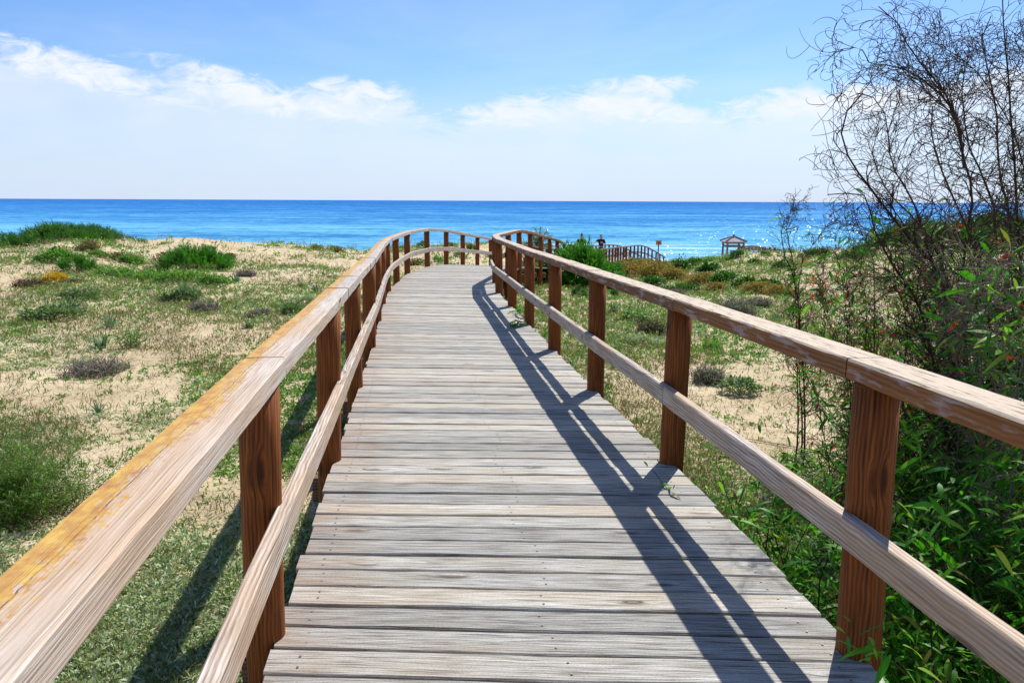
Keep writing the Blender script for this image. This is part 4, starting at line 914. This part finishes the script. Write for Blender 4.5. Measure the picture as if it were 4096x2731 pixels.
# ------------------------------------------------------------------ light, sky, camera
sd = Vector((.385, .768, 1.)).normalized(); EL = math.asin(sd.z); AZ = math.atan2(sd.x, sd.y)
ld = bpy.data.lights.new('sun', 'SUN'); ld.energy = 5.0; ld.angle = math.radians(.5); ld.color = (1., .965, .90)
lo = bpy.data.objects.new('sun', ld); COL.objects.link(lo); lo.rotation_euler = sd.to_track_quat('Z', 'Y').to_euler(); lo.location = (10, 18, 30)
w = bpy.data.worlds.new('World'); sc.world = w; w.use_nodes = True; T = w.node_tree; T.nodes.clear()
class WT(NT):
    def __init__(s, tree): s.t = tree
W_ = WT(T)
sky = W_.n('ShaderNodeTexSky', sky_type='NISHITA', sun_disc=False, sun_elevation=EL, sun_rotation=AZ, altitude=0., air_density=1.0, dust_density=.25, ozone_density=3.)
gen = W_.n('ShaderNodeTexCoord').outputs['Generated']; sp = W_.n('ShaderNodeSeparateXYZ'); W_.put(sp.inputs[0], gen)
el = W_.math('MULTIPLY', W_.math('ARCSINE', sp.outputs[2]), 57.2958); az = W_.math('MULTIPLY', W_.math('ARCTAN2', sp.outputs[0], sp.outputs[1]), 57.2958)
ex = W_.n('ShaderNodeCombineXYZ'); W_.put(ex.inputs[0], az); W_.put(ex.inputs[1], el)
# top of the cloud bank over azimuth (degrees)
fc = W_.n('ShaderNodeFloatCurve'); cv = fc.mapping.curves[0]
def elev(u, v): r = ray(u, v); return math.degrees(math.atan2(r[0], r[1])), math.degrees(math.asin(r[2]/math.sqrt(sum(q*q for q in r))))
prof = [(-300, 190), (0, 215), (250, 235), (480, 290), (620, 330), (720, 290), (900, 330), (1130, 385), (1260, 350), (1450, 360), (1640, 430), (1820, 470), (1900, 450), (2080, 420), (2250, 440), (2350, 370), (2480, 325), (2650, 340), (2760, 420), (2950, 430), (3150, 395), (3400, 380), (3700, 330), (4100, 280), (4500, 260)]
pts = [(-60, 9.)] + [elev(u, v) for u, v in prof] + [(60, 9.)]
pp = [((a+60)/120, e/20) for a, e in pts]
cv.points[0].location = pp[0]; cv.points[-1].location = pp[-1]
for q in pp[1:-1]: cv.points.new(*q)
fc.mapping.update()
W_.put(fc.inputs[1], W_.math('DIVIDE', W_.math('ADD', az, 60.), 120., clamp=True))
topc = W_.math('MULTIPLY', fc.outputs[0], 20.)
n1 = W_.noise(W_.mapping(ex.outputs[0], (.16, .42, 1), (3.1, 1.7, 0)), 1., 8, .60, .6); n2 = W_.noise(W_.mapping(ex.outputs[0], (.055, .30, 1), (7, 2, 0)), 1., 5, .55, .4)
dlt = W_.math('ADD', W_.math('SUBTRACT', topc, el), W_.math('MULTIPLY', W_.math('SUBTRACT', n1, .5), 5.6))
edge = W_.n('ShaderNodeMapRange', interpolation_type='SMOOTHSTEP'); W_.put(edge.inputs[0], dlt); edge.inputs[1].default_value = -.35; edge.inputs[2].default_value = .8
body = W_.ramp(W_.math('ADD', W_.math('MULTIPLY', n1, .55), W_.math('MULTIPLY', n2, .45)), [(.36, (.4, .4, .4)), (.62, (1, 1, 1))])
rim = W_.n('ShaderNodeMapRange'); W_.put(rim.inputs[0], dlt); rim.inputs[1].default_value = .3; rim.inputs[2].default_value = 5.; rim.inputs[3].default_value = 1.; rim.inputs[4].default_value = .6
cl = W_.math('MULTIPLY', edge.outputs[0], W_.math('MULTIPLY', W_.math('ADD', W_.math('MULTIPLY', body, .75), .25), rim.outputs[0]))
wisp = W_.math('MULTIPLY', W_.ramp(W_.noise(W_.mapping(ex.outputs[0], (.03, .12, 1)), 1., 6, .6, .5), [(.45, (0, 0, 0)), (.75, (1, 1, 1))]), .25)
cl = W_.math('MULTIPLY', cl, .86)
puff = None
for (u_, v_, ru, rv, sl) in [(260, 262, 470, 62, .22), (880, 322, 330, 52, .2), (1430, 372, 240, 62, .1), (1180, 420, 420, 60, .1), (2030, 462, 250, 50, 0.), (2570, 348, 200, 44, 0.), (2460, 430, 380, 66, .06), (3250, 410, 480, 62, -.05)]:
    a_, e_ = elev(u_, v_)
    da = W_.math('SUBTRACT', az, a_); de = W_.math('ADD', W_.math('SUBTRACT', el, e_), W_.math('MULTIPLY', da, sl))
    # ragged upper edge, soft lower one
    d2 = W_.math('ADD', W_.math('POWER', W_.math('ABSOLUTE', W_.math('DIVIDE', da, ru/56.)), 2.), W_.math('POWER', W_.math('ABSOLUTE', W_.math('DIVIDE', de, rv/56.)), 2.))
    q_ = W_.math('SUBTRACT', 1., d2); puff = q_ if puff is None else W_.math('MAXIMUM', puff, q_)
n3 = W_.noise(W_.mapping(ex.outputs[0], (.42, 1.0, 1), (1.3, 4.1, 0)), 1., 8, .62, .8)
pf = W_.n('ShaderNodeMapRange', interpolation_type='SMOOTHSTEP'); W_.put(pf.inputs[0], W_.math('ADD', W_.math('MAXIMUM', puff, -1.6), W_.math('MULTIPLY', W_.math('SUBTRACT', n3, .5), 4.5))); pf.inputs[1].default_value = -.2; pf.inputs[2].default_value = 1.5; pf.inputs[4].default_value = .97
lowf = W_.n('ShaderNodeMapRange', interpolation_type='SMOOTHSTEP'); W_.put(lowf.inputs[0], el); lowf.inputs[1].default_value = 0.; lowf.inputs[2].default_value = 7.5; lowf.inputs[3].default_value = .45; lowf.inputs[4].default_value = 1.
cl = W_.math('MAXIMUM', W_.math('MULTIPLY', cl, lowf.outputs[0]), wisp)
cl = W_.math('ADD', cl, W_.math('MULTIPLY', W_.math('SUBTRACT', 1., cl), pf.outputs[0]))
hz = W_.n('ShaderNodeMapRange'); W_.put(hz.inputs[0], el); hz.inputs[1].default_value = 0.; hz.inputs[2].default_value = 9.; hz.inputs[3].default_value = .9; hz.inputs[4].default_value = 0.
SKY_TINT, CLOUD, HAZE = rgb(.67, .83, 1.08), rgb(6.9, 7.2, 7.7), rgb(4.7, 5.6, 7.35)
scol = W_.mix(1., sky.outputs[0], SKY_TINT, 'MULTIPLY')
scol = W_.mix(hz.outputs[0], scol, HAZE); scol = W_.mix(cl, scol, CLOUD)
bg = W_.n('ShaderNodeBackground'); W_.put(bg.inputs[0], scol); bg.inputs[1].default_value = .1
wo = W_.n('ShaderNodeOutputWorld'); T.links.new(bg.outputs[0], wo.inputs[0])
cd = bpy.data.cameras.new('camera'); cd.sensor_width = 36.; cd.lens = F/4096*36; cd.clip_start = .05; cd.clip_end = 60000
co = bpy.data.objects.new('camera', cd); COL.objects.link(co)
co.matrix_world = Matrix.Translation((0, 0, CAMZ)) @ Matrix.Rotation(math.pi/2-PITCH, 4, 'X') @ Matrix.Rotation(ROLL, 4, 'Z')
sc.camera = co
sc.view_settings.view_transform = 'Standard'; sc.view_settings.look = 'None'; sc.view_settings.exposure = .42; sc.view_settings.gamma = 1.
sc.cycles.max_bounces = 6; sc.cycles.transparent_max_bounces = 4; sc.cycles.use_denoising = True
